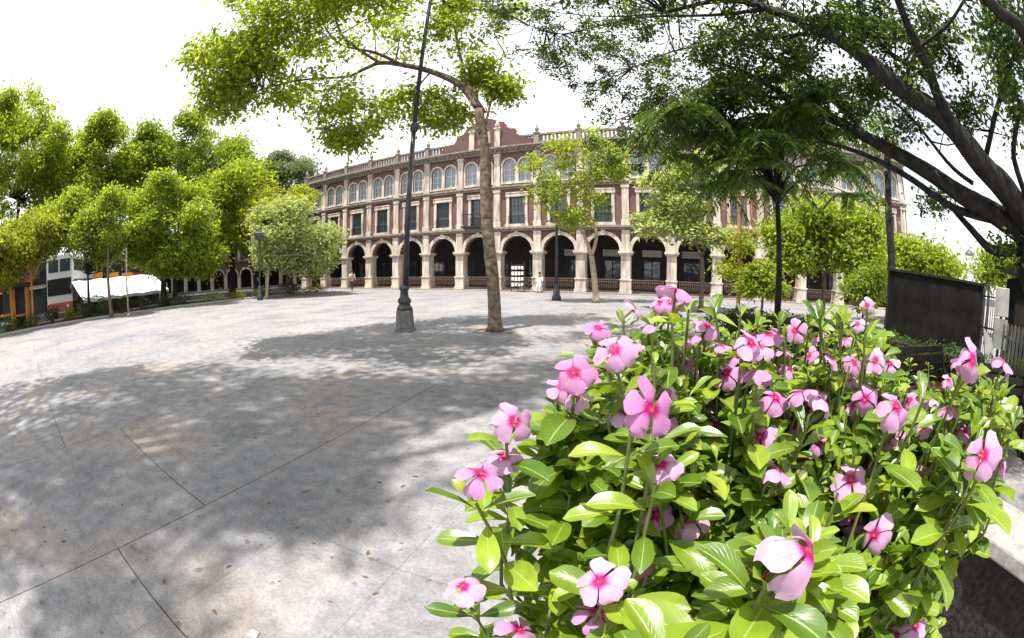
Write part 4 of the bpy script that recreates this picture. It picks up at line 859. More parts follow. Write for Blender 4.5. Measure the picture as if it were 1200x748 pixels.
MB().box(.3, Lc-.3, 1.0, 2.2, 0, .85).build('counter', M['darkwood'], t)
MB().box(.0, Lc, 4.3, 4.4, 0, 1.8).build('back_panel', M['darkwood'], t)
for i, (pa, w_, lab) in enumerate([(114, 7, 'orange tarpaulin awning nearest the bus above the white canopy'), (132, 8, 'middle orange tarpaulin awning above the white canopy'), (148, 8, 'right hand orange tarpaulin awning above the white canopy beside the pale pole')]):
    P = along(pa, 340, 41); t = thing('orange_awning', lab, 'awning', P, .55, 'orange awnings of the street stalls'); k = 41/FPX*w_
    z = at(pa, 337, 41).z; MB().quad((-k, -.1, z), (k, -.1, z), (k, .35, z+1.3), (-k, .35, z+1.3)).build('tarpaulin', M['orange'], t).modifiers.new('thick', 'SOLIDIFY').thickness = .02
    MB().box(-k+.1, k-.1, 1.1, 1.9, 0, 1.0).build('counter', M['darkwood'], t)
    for sx in (-1, 1):
        for yy, zz in ((-.05, z), (.33, z+1.25)): MB().tube([(sx*(k-.05), yy, 0), (sx*(k-.05), yy, zz)], .035, 6).build('leg', M['binmetal'], t)
P = along(22, 350, 33); t = thing('orange_stall', 'stall with stout orange posts and orange shelf boards at the far left', 'stall', P, 1.15)
for (x, y) in ((-.75, 0), (.75, 0), (-.75, 2.2), (.75, 2.2)): MB().box(x-.13, x+.13, y-.13, y+.13, 0, 2.6).build('post', M['orangepaint'], t, bevel=.02)
MB().box(-2.2, .9, -.3, 2.5, 2.6, 2.72).build('roof', M['darkwood'], t)
MB().box(-2.0, -.8, .3, 1.6, .9, 1.02).build('shelf', M['orangepaint'], t); MB().box(-2.0, -.8, .3, 1.6, .35, .5).build('shelf', M['white'], t); MB().box(-.5, .5, .2, 1.6, .75, .86).build('shelf', M['orangepaint'], t)
MB().box(-2.0, .6, 2.3, 2.38, 0, 2.6).build('back_panel', M['darkwood'], t)

# ------------------------------------------------------------------ right garden: black wall, kiosk, boards, benches
def wall_box(name, label, cat, A, B, th, z0, zA, zB, m, part='panel', seg=1):
    A, B = Vector((A.x, A.y, 0)), Vector((B.x, B.y, 0)); d = B-A; t = thing(name, label, cat, A, math.atan2(d.y, d.x))
    MB().prism([(0, z0), (d.length, z0), (d.length, zB), (0, zA)], 0, th).build(part, m, t, bevel=.02); return t, d.length
A, B = at(1041, 340, 11.0), at(1152, 350, 10.2)
t, Lb = wall_box('black_stone_wall', 'massive black stone wall standing behind the garden benches', 'wall', A, B, .5, 0, at(1041, 317, 11.0).z, at(1152, 336, 10.2).z, M['blackstone'])
MB().prism([(-.05, at(1041, 317, 11).z+.003), (Lb+.05, at(1152, 336, 10.2).z+.003), (Lb+.05, at(1152, 336, 10.2).z+.06), (-.05, at(1041, 317, 11).z+.06)], -.04, .54).build('capstone', M['darkstone'], t)
A, B = at(1179, 345, 9.5), at(1240, 345, 9.0)
t, Lb = wall_box('black_kiosk', 'black boxy kiosk at the right edge above the white picket fence', 'kiosk', A, B, 2.0, .0, at(1179, 327, 9.5).z, at(1240, 327, 9.0).z+.1, M['blackstone'], 'body')
MB().box(-.12, Lb+.1, -.15, 2.1, at(1179, 327, 9.5).z+.11, at(1179, 327, 9.5).z+.2).build('roof', M['darkstone'], t)
MB().box(.3, Lb-.2, -.03, .01, 1.1, 1.9).build('shutter', M['darkwood'], t)
A = at(1166, 352, 9.3); t = thing('white_post_board', 'upright white board on a post between the iron fence and black kiosk', 'sign board', (A.x, A.y, 0), math.atan2(at(1178, 352, 9.3).y-A.y, at(1178, 352, 9.3).x-A.x))
k = 9.3/FPX*12*1.7; MB().box(0, k, -.04, .04, at(1172, 371, 9.3).z, at(1172, 337, 9.3).z).build('board', M['boardgrey'], t, bevel=.01); MB().box(k*.4, k*.6, .04, .1, 0, 1.9).build('post', M['binmetal'], t)
MB().box(0.02, k, -.03, .03, .95, at(1172, 371, 9.3).z-.04).build('lower_board', M['palegrey'], t)
A = at(1153, 376, 8.8); t = thing('leaning_white_board', 'small white board leaning below the right end of the black wall', 'board', (A.x, A.y, .7), math.atan2(-.55, .8))
MB().prism([(0, .62), (.30, .42), (.52, 0), (.18, .0)], -.02, .02).build('board', M['boardgrey'], t); MB().box(.1, .4, .02, .06, -.7, .1).build('leg', M['binmetal'], t)
A, B = at(1152, 352, 10.6), at(1164, 353, 10.4); A.z = B.z = 0
t = thing('iron_fence', 'short black iron fence between the black wall and the white board', 'fence', A, math.atan2((B-A).y, (B-A).x)); Lf = (B-A).length+.15
for z in (.5, 1.2, 1.85): MB().box(0, Lf, -.015, .015, z, z+.035).build('rail', M['iron'], t)
m = MB()
for j in range(8): m.tube([(j*Lf/7, 0, 0), (j*Lf/7, 0, 2.0)], .011, 5)
m.build('bars', M['iron'], t)
A, B = at(1176, 382, 8.2), at(1225, 388, 7.6); A.z = B.z = 0
t = thing('picket_fence', 'grey white picket fence in front of the black kiosk', 'fence', A, math.atan2((B-A).y, (B-A).x)); Lf = (B-A).length
n = max(5, int(Lf/.105))
for z in (.8, 1.25): MB().box(0, Lf, .016, .04, z, z+.05).build('rail', M['palegrey'], t)
m = MB()
for j in range(n): x = j*Lf/n; m.prism([(x, .3), (x+.055, .3), (x+.055, 1.45), (x+.027, 1.5), (x, 1.45)], -.012, .012)
m.build('pickets', M['palegrey'], t)

def bench(label, A, B, group='iron garden benches'):
    """A, B: the two arm feet; sits facing away to the left of A->B"""
    A = Vector((A.x, A.y, 0)); B = Vector((B.x, B.y, 0)); d = B-A; L_ = d.length
    t = thing('garden_bench', label, 'bench', A, math.atan2(d.y, d.x), group)
    for x in (0, L_):
        m = MB()
        arc = [(-.30, 0), (-.27, .22), (-.20, .40), (-.30, .52), (-.34, .62), (-.24, .68), (-.05, .62), (.10, .60), (.18, .72), (.22, .88), (.30, 1.02), (.25, 1.10)]
        m.tube(bez([(x, y, z) for y, z in arc], 3), .022, 7); m.tube(bez([(x, .30, 0), (x, .22, .2), (x, .16, .42), (x, .18, .72)], 3), .022, 7)
        m.tube([(x, -.22, .42), (x, .17, .42)], .022, 7)
        m.tube([(x, -.12+.09*math.cos(a*math.pi/6), .52+.07*math.sin(a*math.pi/6)) for a in range(13)], .012, 5)
        m.tube([(x, .02+.07*math.cos(a*math.pi/6), .30+.08*math.sin(a*math.pi/6)) for a in range(13)], .012, 5)
        m.build('leg', M['iron'], t)
    m = MB()
    for j in range(5): m.box(.02, L_-.02, -.25+j*.085, -.25+j*.085+.07, .43, .46)
    m.build('seat', M['redwood'], t, bevel=.006)
    m = MB()
    for j in range(4): z = .54+j*.125; y = .17+(z-.5)*.22; m.box(.02, L_-.02, y, y+.028, z, z+.10)
    m.build('backrest', M['benchwood'], t, bevel=.006)
    return t
bench('dark iron garden bench with curled arms beside the bright yellow hedge', at(1058, 440, 6.2), at(1112, 440, 7.4))
bench('second dark iron bench half hidden behind the pink flowers at right', at(1150, 440, 6.2), at(1208, 440, 6.6))
b = at(1144, 392, 7.6); t = thing('litter_bin', 'rounded blue grey metal bin behind the second garden bench', 'bin', (b.x, b.y, 0))
MB().lathe([(.18, .0), (.20, .1), (.23, .82), (.24, .86)], n=18).build('body', M['binmetal'], t); MB().lathe([(.26, .86), (.25, .92), (.2, 1.0), (.08, 1.05), (.03, 1.06)], n=18).build('lid', M['binmetal'], t)

# ------------------------------------------------------------------ people
def person(label, pos, face, shirt, legs, sit=False, height=1.68):
    b = Vector(pos); t = thing('person', label, 'person', b, face)
    s = height/1.7
    if sit: J = {'p': (0, 0, .55), 'c': (0, .05, 1.0), 'n': (0, .02, 1.15), 'h': (0, -.02, 1.25), 'h2': (0, -.03, 1.38), 'kl': (-.1, -.42, .55), 'al': (-.1, -.42, .1), 'fl': (-.1, -.55, .05), 'kr': (.1, -.42, .55), 'ar': (.1, -.40, .1), 'fr': (.1, -.55, .05), 'sl': (-.19, .03, 1.06), 'el': (-.24, -.05, .8), 'wl': (-.13, -.28, .7), 'sr': (.19, .03, 1.06), 'er': (.24, -.05, .8), 'wr': (.13, -.28, .7)}
    else: J = {'p': (0, 0, .95), 'c': (0, .0, 1.25), 'n': (0, .0, 1.45), 'h': (0, -.02, 1.54), 'h2': (0, -.02, 1.66), 'kl': (-.1, -.12, .5), 'al': (-.1, -.12, .08), 'fl': (-.1, -.26, .04), 'kr': (.1, .08, .5), 'ar': (.1, .25, .12), 'fr': (.1, .14, .04), 'sl': (-.19, 0, 1.4), 'el': (-.25, .08, 1.12), 'wl': (-.22, -.02, .88), 'sr': (.19, 0, 1.4), 'er': (.25, -.06, 1.12), 'wr': (.2, -.2, .92)}
    Rd = dict(p=.15, c=.16, n=.06, h=.095, h2=.085, kl=.065, al=.045, fl=.04, kr=.065, ar=.045, fr=.04, sl=.07, el=.045, wl=.033, sr=.07, er=.045, wr=.033)
    E_ = [('p', 'c'), ('c', 'n'), ('n', 'h'), ('h', 'h2'), ('p', 'kl'), ('kl', 'al'), ('al', 'fl'), ('p', 'kr'), ('kr', 'ar'), ('ar', 'fr'), ('c', 'sl'), ('sl', 'el'), ('el', 'wl'), ('c', 'sr'), ('sr', 'er'), ('er', 'wr')]
    def skin(name, keys, m, grow=1.0, lv=1):
        ed = [e for e in E_ if e[0] in keys and e[1] in keys]; ks = list(dict.fromkeys(k for e in ed for k in e))
        me = bpy.data.meshes.new(name); me.from_pydata([tuple(c*s for c in J[k]) for k in ks], [(ks.index(a), ks.index(b_)) for a, b_ in ed], []); me.materials.append(m)
        o = link(name, me, t); sk = o.modifiers.new('skin', 'SKIN'); sk.use_smooth_shade = True
        for i, k in enumerate(ks): o.data.skin_vertices[0].data[i].radius = (Rd[k]*grow*s,)*2; o.data.skin_vertices[0].data[i].use_root = k == ks[0]
        o.modifiers.new('sub', 'SUBSURF').levels = lv; o.modifiers['sub'].render_levels = lv; return o
    skin('body', set(J), M['skin'])
    skin('shirt', {'p', 'c', 'sl', 'el', 'sr', 'er'}, shirt, 1.14); skin('trousers', {'p', 'kl', 'al', 'kr', 'ar'}, legs, 1.18)
    h = Vector(J['h2'])*s; MB().lathe([(.075*s, -.05*s), (.10*s, .0), (.098*s, .04*s), (.07*s, .08*s), (.02*s, .10*s)], h+Vector((0, .015, 0)), 12).build('hair', M['hair'], t)
    return t
p = ground(413, 342); person('person in a white shirt walking past the left arcade piers', p, .9, M['shirt'], M['trousers'])
person('seated person in white in the arcade opening right of the leaning tree', fac(7.15*BAY, -1.0), -.3, M['shirt'], M['shirt'], sit=True)
t = thing('folding_stool', 'low dark stool under the seated person in white', 'stool', fac(7.15*BAY, -1.0), -.3)
MB().box(-.2, .2, -.15, .25, .40, .44).build('seat', M['darkwood'], t)
for x in (-.17, .17):
    for y in (-.12, .22): MB().tube([(x, y, 0), (x, y, .4)], .014, 6).build('leg', M['iron'], t)
b = fac(6.62*BAY, -.9); t = thing('display_rack', 'tall rack of small white cards standing in the arch right of the leaning tree', 'display rack', b, -ANG)
for x in (-.5, .5): MB().box(x-.025, x+.025, -.03, .03, 0, 2.15).build('post', M['iron'], t)
for z in (.35, .75, 1.15, 1.55, 1.95): MB().box(-.47, .47, -.03, .03, z, z+.03).build('shelf', M['iron'], t)
for z in (.38, .78, 1.18, 1.58):
    for x in (-.36, -.12, .12, .36): MB().box(x-.09, x+.09, -.05, -.035, z+random.uniform(.0, .06), z+.27).build('card', M['white'], t)
b = fac(6.95*BAY-.1, -1.15); t = thing('bicycle', 'bicycle parked in front of the arcade railing by the card rack', 'bicycle', b, -ANG+.1)
for x in (-.52, .52):
    wl = MB().tube([(x+.33*math.cos(a*math.pi/12), 0, .35+.33*math.sin(a*math.pi/12)) for a in range(25)], .018, 6).build('wheel', M['tyre'], t)
    sp = MB()
    for a in range(8): sp.tube([(x, 0, .35), (x+.32*math.cos(a*math.pi/4), 0, .35+.32*math.sin(a*math.pi/4))], .004, 3)
    sp.build('spokes', M['chrome'], wl)
f = MB()
for a, c in (((-.52, .35), (-.1, .35)), ((-.52, .35), (-.2, .8)), ((-.1, .35), (-.22, .86)), ((-.1, .35), (.36, .78)), ((-.2, .8), (.36, .8)), ((.52, .35), (.36, .95))): f.tube([(a[0], 0, a[1]), (c[0], 0, c[1])], .018, 6)
f.build('frame', M['binmetal'], t); MB().box(-.34, -.1, -.06, .06, .86, .91).build('saddle', M['iron'], t, bevel=.02); MB().tube([(.3, -.25, .98), (.36, 0, .95), (.3, .25, .98)], .014, 6).build('handlebar', M['iron'], t)

# ------------------------------------------------------------------ small litter on the paving
pm_ = ground(297, 743); o = MB().quad((-.035, -.025, .004), (.03, -.03, .004), (.035, .02, .012), (-.02, .03, .004)).build('paper_scrap', M['white'], None, pm_)
tag(o, 'small white scrap of paper on the paving near the bottom edge', 'paper'); o.modifiers.new('thick', 'SOLIDIFY').thickness = .001
dl = mat('dry leaf', (.16, .09, .035), .8, .4, 30)
lm_ = bpy.data.meshes.new('fallen_leaf'); lm_.from_pydata([(-.05, 0, .004), (-.01, .018, .014), (.05, 0, .006), (-.01, -.018, .012), (0, 0, .004)], [], [(0, 4, 1), (1, 4, 2), (2, 4, 3), (3, 4, 0)]); lm_.materials.append(dl)
for i in range(55):
    px, py = random.uniform(20, 700), random.uniform(385, 740)
    if px > 560 and py > 420: continue
    g = ground(px, py); o = link('fallen_leaf', lm_, None, g); o.rotation_euler.z = random.uniform(0, 6.28); k = random.uniform(.3, .75); o.scale = (k, k, k)
    tag(o, 'small dry leaf fallen on the grey plaza paving', 'leaf', 'dry leaves fallen on the plaza')


# worn earth pit round the foot of the plaza tree
c0 = ground(580, 388); pit = [(c0.x+.62*math.cos(a*math.pi/8)*(1+.12*math.sin(a*2.3)), c0.y+.62*math.sin(a*math.pi/8)*(1+.1*math.cos(a*1.7))) for a in range(16)]
tag(MB().slab(pit, -.01, .006).build('tree_pit', mat('dusty earth', (.16, .13, .105), 1, .5, 14, .6)), kind='structure')
# ------------------------------------------------------------------ the raised bed and its periwinkles
t = thing('stone_planter', 'raised dark stone planter with a pale coping holding the pink flowers', 'planter', (1.0, 1.2, 0))
off = Vector((1.0, 1.2, 0))
def loc2(pl): return [(x-off.x, y-off.y) for x, y in pl]
bed_out = [(.06, .47), (1.76, .44), (1.84, .26), (1.92, -1.6), (2.24, -1.6), (2.19, .52), (2.30, 2.75), (.80, 2.75)]
MB().slab(loc2([(.09, .50), (1.79, .47), (1.87, .27), (1.95, -1.57), (2.21, -1.57), (2.16, .53), (2.27, 2.72), (.82, 2.72)]), 0, .92).build('wall', M['darkstone'], t)
def strip_(a, b, w): d = (Vector(b)-Vector(a)).normalized(); n = Vector((-d.y, d.x))*w; return [a, b, tuple(Vector(b)+n), tuple(Vector(a)+n)]
MB().slab(loc2([(1.80, .27), (1.89, -1.62), (2.25, -1.62), (2.21, .56), (1.76, .47)]), .925, 1.0).build('coping', M['coping'], t, bevel=.012)
MB().slab(loc2([(.04, .45), (1.74, .42), (1.74, .60), (.10, .62)]), .925, 1.0).build('coping', M['coping'], t, bevel=.012)
MB().slab(loc2([(.11, .63), (1.74, .61), (2.18, .58), (2.24, 2.69), (.86, 2.69)]), .90, .955).build('soil', M['soil'], t)

FL = [  # photo px, py, width in px, droop of the petals, facing (0 up .. 1 camera)
 (946, 646, 92, 1.0, .75), (762, 480, 66, .1, .85), (782, 450, 46, .2, .5), (738, 486, 46, .5, .4), (774, 545, 56, .2, .8), (769, 604, 46, .1, .9), (808, 610, 46, .7, .3), (783, 630, 42, .5, .7), (563, 556, 58, .6, .6), (591, 535, 46, .3, .5),
 (602, 494, 50, .4, .3), (672, 437, 50, .5, .4), (676, 464, 46, .4, .5), (720, 411, 52, .3, .25), (793, 340, 44, .5, .3), (774, 356, 28, .6, .5), (744, 361, 30, .3, .3), (828, 382, 36, .3, .3), (879, 402, 46, .8, .5), (902, 393, 36, .3, .4), (932, 388, 30, .3, .3),
 (888, 436, 46, .6, .3), (908, 467, 42, .6, .6), (891, 513, 42, .6, .6), (912, 551, 46, .7, .2), (941, 542, 30, .3, .4), (938, 460, 42, .4, .4), (964, 470, 45, .4, .5), (975, 420, 32, .3, .3), (948, 417, 26, .3, .3), (1026, 423, 32, .3, .4), (1043, 427, 28, .4, .3), (1014, 468, 38, .7, .5), (1050, 477, 50, .9, .6),
 (997, 563, 46, .5, .4), (1002, 613, 40, .6, .4), (1025, 627, 48, .5, .5), (1139, 422, 46, .9, .5), (1177, 425, 38, .8, .5), (1152, 534, 52, .3, .6), (1172, 546, 28, .5, .4), (1068, 578, 26, .6, .4), (703, 682, 62, .3, .7), (746, 665, 46, .3, .5), (699, 718, 50, .7, .5),
 (543, 688, 46, .3, .5), (608, 738, 46, .6, .5), (1072, 735, 36, .2, .8), (1051, 744, 30, .4, .5), (1016, 358, 20, .4, .3), (1112, 446, 22, .5, .3), (868, 600, 28, .6, .2), (1057, 507, 20, .5, .3), (851, 438, 36, .5, .5), (996, 446, 26, .4, .4), (1090, 470, 24, .4, .4), (856, 540, 26, .8, .1), (815, 437, 24, .4, .3), (958, 396, 22, .4, .3), (1000, 500, 24, .5, .4), (748, 462, 44, .7, .3), (775, 498, 44, .6, .7), (795, 598, 38, .6, .5), (658, 455, 40, .6, .4), (575, 538, 40, .8, .3), (690, 700, 40, .9, .4), (890, 408, 38, .9, .3), (868, 396, 34, .7, .3), (1002, 474, 34, .6, .4), (1030, 472, 34, .5, .3), (1163, 526, 36, .9, .4), (949, 480, 34, .8, .4), (955, 462, 32, .3, .4), (900, 478, 34, .5, .3), (785, 355, 30, .9, .4), (735, 405, 38, .5, .2), (990, 622, 34, .9, .4), (1128, 424, 34, .6, .2),
 (760, 382, 30, .5, .3), (808, 398, 32, .6, .4), (845, 405, 32, .4, .3), (800, 425, 34, .5, .4), (862, 420, 30, .6, .3), (920, 412, 28, .5, .3), (990, 398, 24, .5, .3), (1005, 380, 22, .5, .3), (925, 432, 30, .7, .3), (1000, 425, 28, .4, .4), (1066, 470, 34, .6, .4), (1082, 500, 30, .5, .4), (1040, 520, 30, .6, .4), (1110, 480, 32, .5, .3), (1130, 505, 30, .6, .4), (835, 470, 34, .5, .4), (870, 455, 34, .6, .4), (1016, 545, 34, .5, .4), (960, 520, 32, .6, .4), (930, 500, 34, .5, .4), (840, 500, 36, .6, .4), (1085, 545, 30, .5, .4), (700, 385, 34, .4, .3), (690, 440, 36, .5, .4), (1120, 560, 30, .6, .4)]
FW = .046
class Leafer:                                   # gathers broad glossy blades with a fold, an arch and a pale midrib
    NU, NV = 4, 10
    def __init__(s): s.V = []; s.n = 0
    def add(s, base, D, U, ln, wd, arch, fold, twist=0):
        D = D.normalized(); U = (U-D*U.dot(D)).normalized(); S = D.cross(U)
        v = np.linspace(0, 1, s.NV); u = np.linspace(-1, 1, s.NU+1)
        prof = np.interp(v, [0, .12, .3, .5, .68, .82, .92, .975, 1], [.07, .22, .60, .88, 1.0, .95, .72, .42, .10])
        a = arch*v; along = np.where(abs(arch) < 1e-3, v, np.sin(a)/max(abs(arch), 1e-3)*np.sign(arch) if arch else v); drop = (1-np.cos(a))/arch if abs(arch) > 1e-3 else v*0
        ph = random.uniform(0, 6.28)
        B = np.array(base)[None, None]; d, uu, ss = np.array(D), np.array(U), np.array(S)
        vv, uuu = np.meshgrid(v, u, indexing='ij'); pr = prof[:, None]*np.ones_like(uuu)
        up = -drop[:, None]*ln + np.abs(uuu)**1.4*pr*wd*.5*fold + .035*wd*np.sin(vv*9+ph)*np.abs(uuu)*pr
        P = B + d*(along[:, None]*ln+0*uuu)[..., None] + ss*(uuu*pr*wd*.5)[..., None] + uu*up[..., None]
        s.V.append(P.reshape(-1, 3)); s.n += 1
    def mesh(s, name, m):
        k = (s.NU+1)*s.NV; V = np.concatenate(s.V); uv1 = np.stack(np.meshgrid(np.linspace(0, 1, s.NV), np.linspace(0, 1, s.NU+1), indexing='ij')[::-1], -1).reshape(-1, 2)
        i, j = np.meshgrid(np.arange(s.NV-1), np.arange(s.NU), indexing='ij'); q = (i*(s.NU+1)+j).ravel(); f1 = np.stack([q, q+1, q+s.NU+2, q+s.NU+1], 1)
        F = (np.arange(s.n)[:, None, None]*k+f1[None]).reshape(-1, 4)
        return fast_mesh(name, V, F, m, np.tile(uv1, (s.n, 1)), True)
def flower_mesh(dia, droop, seed, m):
    """five broad overlapping petals with blunt oblique tips round a dark throat; local +z is the face"""
    rg = random.Random(seed); NU, NV = 6, 10; V, UV, F = [], [], []; Rr = dia/2
    for p in range(5):
        a0 = 2*math.pi*p/5+rg.uniform(-.14, .14); dr = (droop*.95+.18)*rg.uniform(.25, 1.7); lnk = rg.uniform(.92, 1.07); tw = rg.uniform(.05, .3); i0 = len(V); ph = rg.uniform(0, 6)
        for iv in range(NV):
            v = iv/(NV-1); wdt = .06+.39*min(1, v/.66)**1.1 if v < .66 else .45*max(0, 1-((v-.66)/.345)**2.6)**.5
            ang = dr*1.25*v**1.2; r = math.sin(ang)/max(ang, 1e-3)*v if ang > 1e-3 else v; z = -(1-math.cos(ang))/max(ang, 1e-3)*v*1.1 if ang > 1e-3 else 0
            for iu in range(NU+1):
                u = iu/NU*2-1
                x = Rr*lnk*(.09+.91*r + (.06*u if v > .6 else 0)); y = Rr*wdt*u; zz = Rr*(z + tw*u*v*.5 + .03*math.sin(3*u+ph)*v - .10*u*u*v + .02*(p % 2)) + .0006*p
                c, s_ = math.cos(a0), math.sin(a0); V.append((x*c-y*s_, x*s_+y*c, zz)); UV.append((.5+.5*u, v))
        for iv in range(NV-1):
            for iu in range(NU): k = i0+iv*(NU+1)+iu; F.append((k, k+1, k+NU+2, k+NU+1))
    return fast_mesh('flower', np.array(V), np.array(F), m, np.array(UV), True)
def eye_mesh(dia):
    m = MB(); m.lathe([(dia*.012, -dia*.5), (dia*.03, -dia*.2), (dia*.055, -.002), (dia*.05, .0012), (dia*.012, .0006)], n=8); me = bpy.data.meshes.new('eye'); me.from_pydata(m.v, [], m.f); me.materials.append(M['eye']); return me
EYE = eye_mesh(FW)
FP = []                                          # where each flower stands
for (px, py, sz, dr, fc) in FL:
    r = min(1.05, .92*FW*FPX/sz) if sz > 33 else min(1.25, .80*FW*FPX/sz)
    FP.append(rng_at(px, py, r))
fpx = np.array([(f[0], f[1]) for f in FL], float); frad = np.array([f[2]*.5 for f in FL]); fr = np.array([(p-Vector((0, 0, H))).length for p in FP])
ok = np.array([f[2] > 33 for f in FL])
def bush_range(px, py):                          # range of the leaf canopy in a direction, interpolated between the flowers
    d2 = (fpx[ok, 0]-px)**2+(1.6*(fpx[ok, 1]-py))**2+30; wq = 1/d2**1.6
    return math.exp((wq*np.log(fr[ok])).sum()/wq.sum())
PLANTS = [('periwinkle with the largest drooping pink flower in the foreground', 915, 680), ('periwinkle hanging low over the paving with pink flowers at the bed corner', 660, 700), ('periwinkle with paired pink flowers leaning left over the paving', 585, 560), ('periwinkle with a big open pink flower with magenta centre facing the viewer', 765, 530), ('periwinkle with washed out pale flowers at the far left edge of the bed', 690, 425), ('periwinkle with a magenta pink flower standing highest before the arcade', 790, 365), ('periwinkle with pale drooping flowers in the middle rear of the bed', 895, 425), ('periwinkle with clustered pale flowers right of the middle of the bed', 970, 490), ('periwinkle with small pink flowers low above the dark planter face', 1050, 630), ('periwinkle with two pale pink flowers held high against the dark bench', 1150, 470)]
pc = np.array([(p[1], p[2]) for p in PLANTS], float)
plants = []
for (lab, px, py) in PLANTS:
    p = rng_at(px, py, bush_range(px, py)+.25); p.z = .955; p.x = min(max(p.x*.7+.25, .3), 1.9); p.y = min(max(p.y*.8+.35, .7), 2.3)
    plants.append(dict(t=thing('periwinkle_shrub', lab, 'flower shrub', p, 0, 'pink periwinkles in the stone planter'), b=p, leaf=Leafer(), stem=MB()))
def owner(px, py): return plants[int(np.argmin(((pc-np.array([px, py]))**2).sum(1)))]
CAMP = Vector((0, 0, H))
def hides(p, own=-1, k=.9):                            # would a leaf at p stand in front of a flower?
    q = project([p])[0]; r = (Vector(p)-CAMP).length
    d = np.hypot(fpx[:, 0]-q[0], fpx[:, 1]-q[1]); tol = .02
    if own >= 0: tol, k = -.02, k*.75
    return bool(((d < frad*k) & (r < fr+tol) & (np.arange(len(fr)) != own)).any())
def shoot(pl, tip, lean, scale=1.0, own=-1, nw=7, pairs=5, start=.006):
    """one stem: an opposite-leaved shoot ending in a rosette; leaves lie on its upper 25 cm"""
    base = Vector(pl['b']); tip = Vector(tip)
    foot = base + Vector((random.gauss(0, .10), random.gauss(0, .10), 0))
    ax = (Vector((lean.x, lean.y, 1.0))).normalized()
    p1 = tip-ax*.10*scale; p2 = tip-ax*.22*scale+Vector((0, 0, -.03)); p3 = (p2*.55+foot*.45); p3.z = min(p3.z, p2.z-.05)
    pts = bez([foot, p3, p2, p1, tip], 4); pl['stem'].tube([p-base for p in pts], taper(.0032, .0017, len(pts)), 5, cap=False)
    rot = random.uniform(0, 6.28)
    def put(pos, a, elev, ln, wd, arch):
        h = Vector((math.cos(a), math.sin(a), 0)); d = (h*math.cos(elev)+ax*math.sin(elev)).normalized(); u = ax-d*ax.dot(d)
        if u.length < .05: u = -h
        mid = pos+d*ln*.6
        if (mid-CAMP).length < .17 or hides(mid, own) or hides(pos+d*ln*.95, own, .8) or hides(pos+d*ln*.25, own, .7) or (pos+d*ln-CAMP).length < .17: return
        pl['leaf'].add(pos-base+d*.004, d, u+Vector((random.gauss(0, .16), random.gauss(0, .16), 0)), ln, wd, arch, random.uniform(.25, .6))
    along_ = start
    for k in range(pairs):
        k_ = k/(max(pairs-1, 1)); pos = tip-ax*along_*scale if along_*scale < .10 else p1+(p2-p1)*min(1.4, (along_*scale-.10)/.12)
        ln = (.028+.040*min(1, k/2.0))*scale*random.uniform(.85, 1.15); wd = ln*random.uniform(.36, .45)
        nn = 2 if k else 2
        for s_ in range(nn):
            put(pos, rot+math.pi*s_*2/nn+random.gauss(0, .18), 1.05-.85*min(1, k/2.6)+random.gauss(0, .13), ln, wd, random.uniform(.25, .9))
        rot += math.pi/2+random.gauss(0, .15); along_ += .010+.012*k
# flowers, each on its own shoot
for i, ((px, py, sz, dr, fc), p) in enumerate(zip(FL, FP)):
    pl = owner(px, py); tocam = (CAMP-p).normalized()
    face = (Vector((random.gauss(0, .5), random.gauss(0, .5), 1))*(1-fc*.85) + tocam*fc*.95 + Vector((random.gauss(0, .28), random.gauss(0, .1), random.gauss(0, .2)))).normalized()
    if i == 0: face = (Vector((.80, .05, .20))+tocam*.62).normalized()
    dia = FW*(1.2 if i == 0 else random.uniform(.92, 1.05) if sz > 33 else random.uniform(.72, .9))
    f = link('flower', flower_mesh(dia, dr, 100+i, M['petal']), pl['t'], p-pl['b'])
    f.rotation_euler = face.to_track_quat('Z', 'Y').to_euler(); f.rotation_euler.rotate_axis('Z', random.uniform(0, 6.28) if i else 2.2)
    e = link('eye', EYE, f); e.scale = (dia/FW,)*3
    tip = p-face*.022
    pl['stem'].tube([p-face*.002-pl['b'], tip-pl['b'], tip+Vector((0, 0, -.012))-pl['b']], [.0016, .0019, .0022], 5, cap=False)
    away = Vector((tip.x-.7, tip.y-.9, 0)); lean = away*.25+Vector((random.gauss(0, .12), random.gauss(0, .12), 0))
    shoot(pl, tip+Vector((0, 0, -.012)), lean, 1.12 if i == 0 else random.uniform(.75, 1.0), own=i, pairs=7, start=.002 if i else .004)
    for q_ in range(2 if px > 640 else 0):
        sd = Vector((random.gauss(0, .028), random.gauss(0, .028), -random.uniform(.028, .06)))
        shoot(pl, tip+sd, lean, random.uniform(.6, .85), own=i, pairs=5)
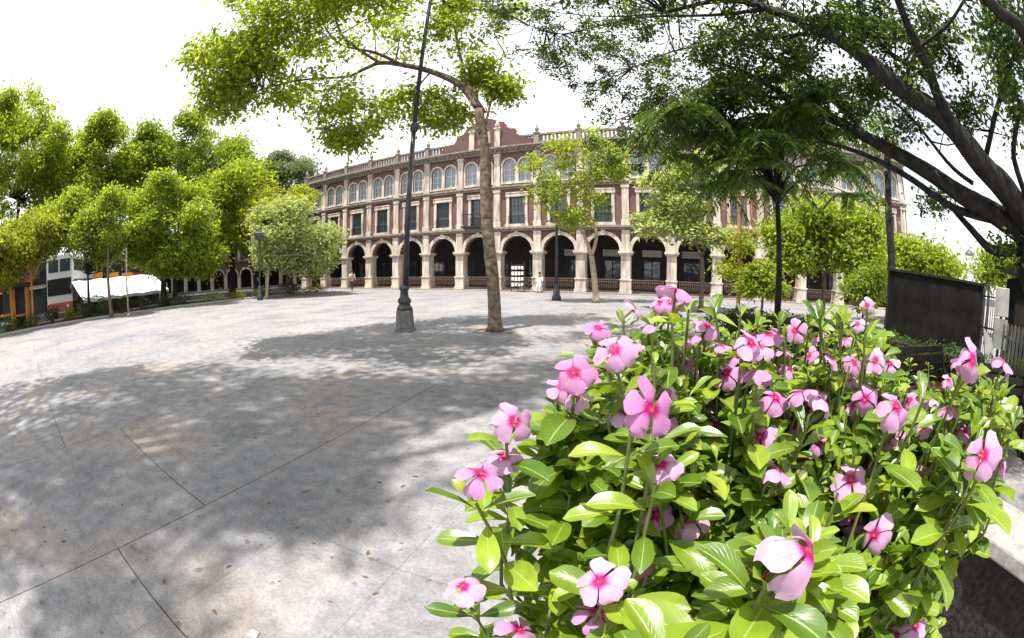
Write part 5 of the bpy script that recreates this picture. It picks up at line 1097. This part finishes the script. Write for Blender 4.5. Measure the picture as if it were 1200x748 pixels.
# leafy shoots between the flowers: a front canopy and two deeper layers
def inside(px, py, poly):
    c = False; n = len(poly)
    for k in range(n):
        (x0, y0), (x1, y1) = poly[k], poly[(k+1) % n]
        if (y0 > py) != (y1 > py) and px < (x1-x0)*(py-y0)/(y1-y0)+x0: c = not c
    return c
MASK = [(640, 470), (665, 440), (700, 412), (735, 385), (752, 362), (790, 352), (850, 362), (930, 372), (1010, 368), (1030, 390), (1040, 430), (1085, 455), (1130, 440), (1180, 440), (1190, 470), (1172, 540), (1150, 580), (1120, 600), (1095, 650), (1085, 700), (1110, 735), (1090, 800), (900, 860), (730, 850), (700, 780), (690, 720), (680, 690), (682, 660), (680, 630), (662, 600), (642, 565), (640, 530), (645, 500)]
cnt = 0
for layer, (step, add, jit) in enumerate([(22, .012, .06), (26, .09, .05), (34, .20, .08)]):
    for gx_ in range(520, 1210, step):
        for gy_ in range(330, 870, int(step*.8)):
            px, py = gx_+random.uniform(-.5, .5)*step, gy_+random.uniform(-.5, .5)*step
            if not inside(px, py, MASK): continue
            if layer and not inside(px, py-14, MASK): continue
            r = bush_range(px, min(py, 748))+add+random.uniform(-.3, 1)*jit
            if py > 700: r += (py-700)*.0006
            if r < .25: r = .25+random.random()*.04
            # far, the grid of shoots gets denser than real shoots stand: thin it out
            if random.random() > min(1, (.42/r)**.6)*1.0: continue
            p = rng_at(px, py, r)
            if hides(p): 
                if layer == 0: continue
            away = Vector((p.x-.7, p.y-.9, 0)); lean = away*.3+Vector((random.gauss(0, .16), random.gauss(0, .16), 0))
            shoot(owner(px, py), p, lean, random.uniform(.58, .88), pairs=random.randint(5, 7)); cnt += 1
# the rest of the bed, lower and without blooms, behind the flowering front
for _ in range(170):
    x, y = random.uniform(.55, 2.1), random.uniform(.95, 2.6)
    if x < .12+(y-.47)*.34: continue
    p = Vector((x, y, random.uniform(1.18, 1.50)))
    q = project([p])[0]; own_ = min(plants, key=lambda pl: (Vector(pl['b'])-p).length)
    shoot(own_, p, Vector((random.gauss(0, .2), random.gauss(0, .2), 0)), random.uniform(.8, 1.1), pairs=6)
for pl in plants:
    pl['stem'].build('stems', M['stem'], pl['t'])
    if pl['leaf'].n: link('foliage', pl['leaf'].mesh('foliage', LM['flower']), pl['t'])
print('shoots', cnt, 'leaves', sum(p['leaf'].n for p in plants))
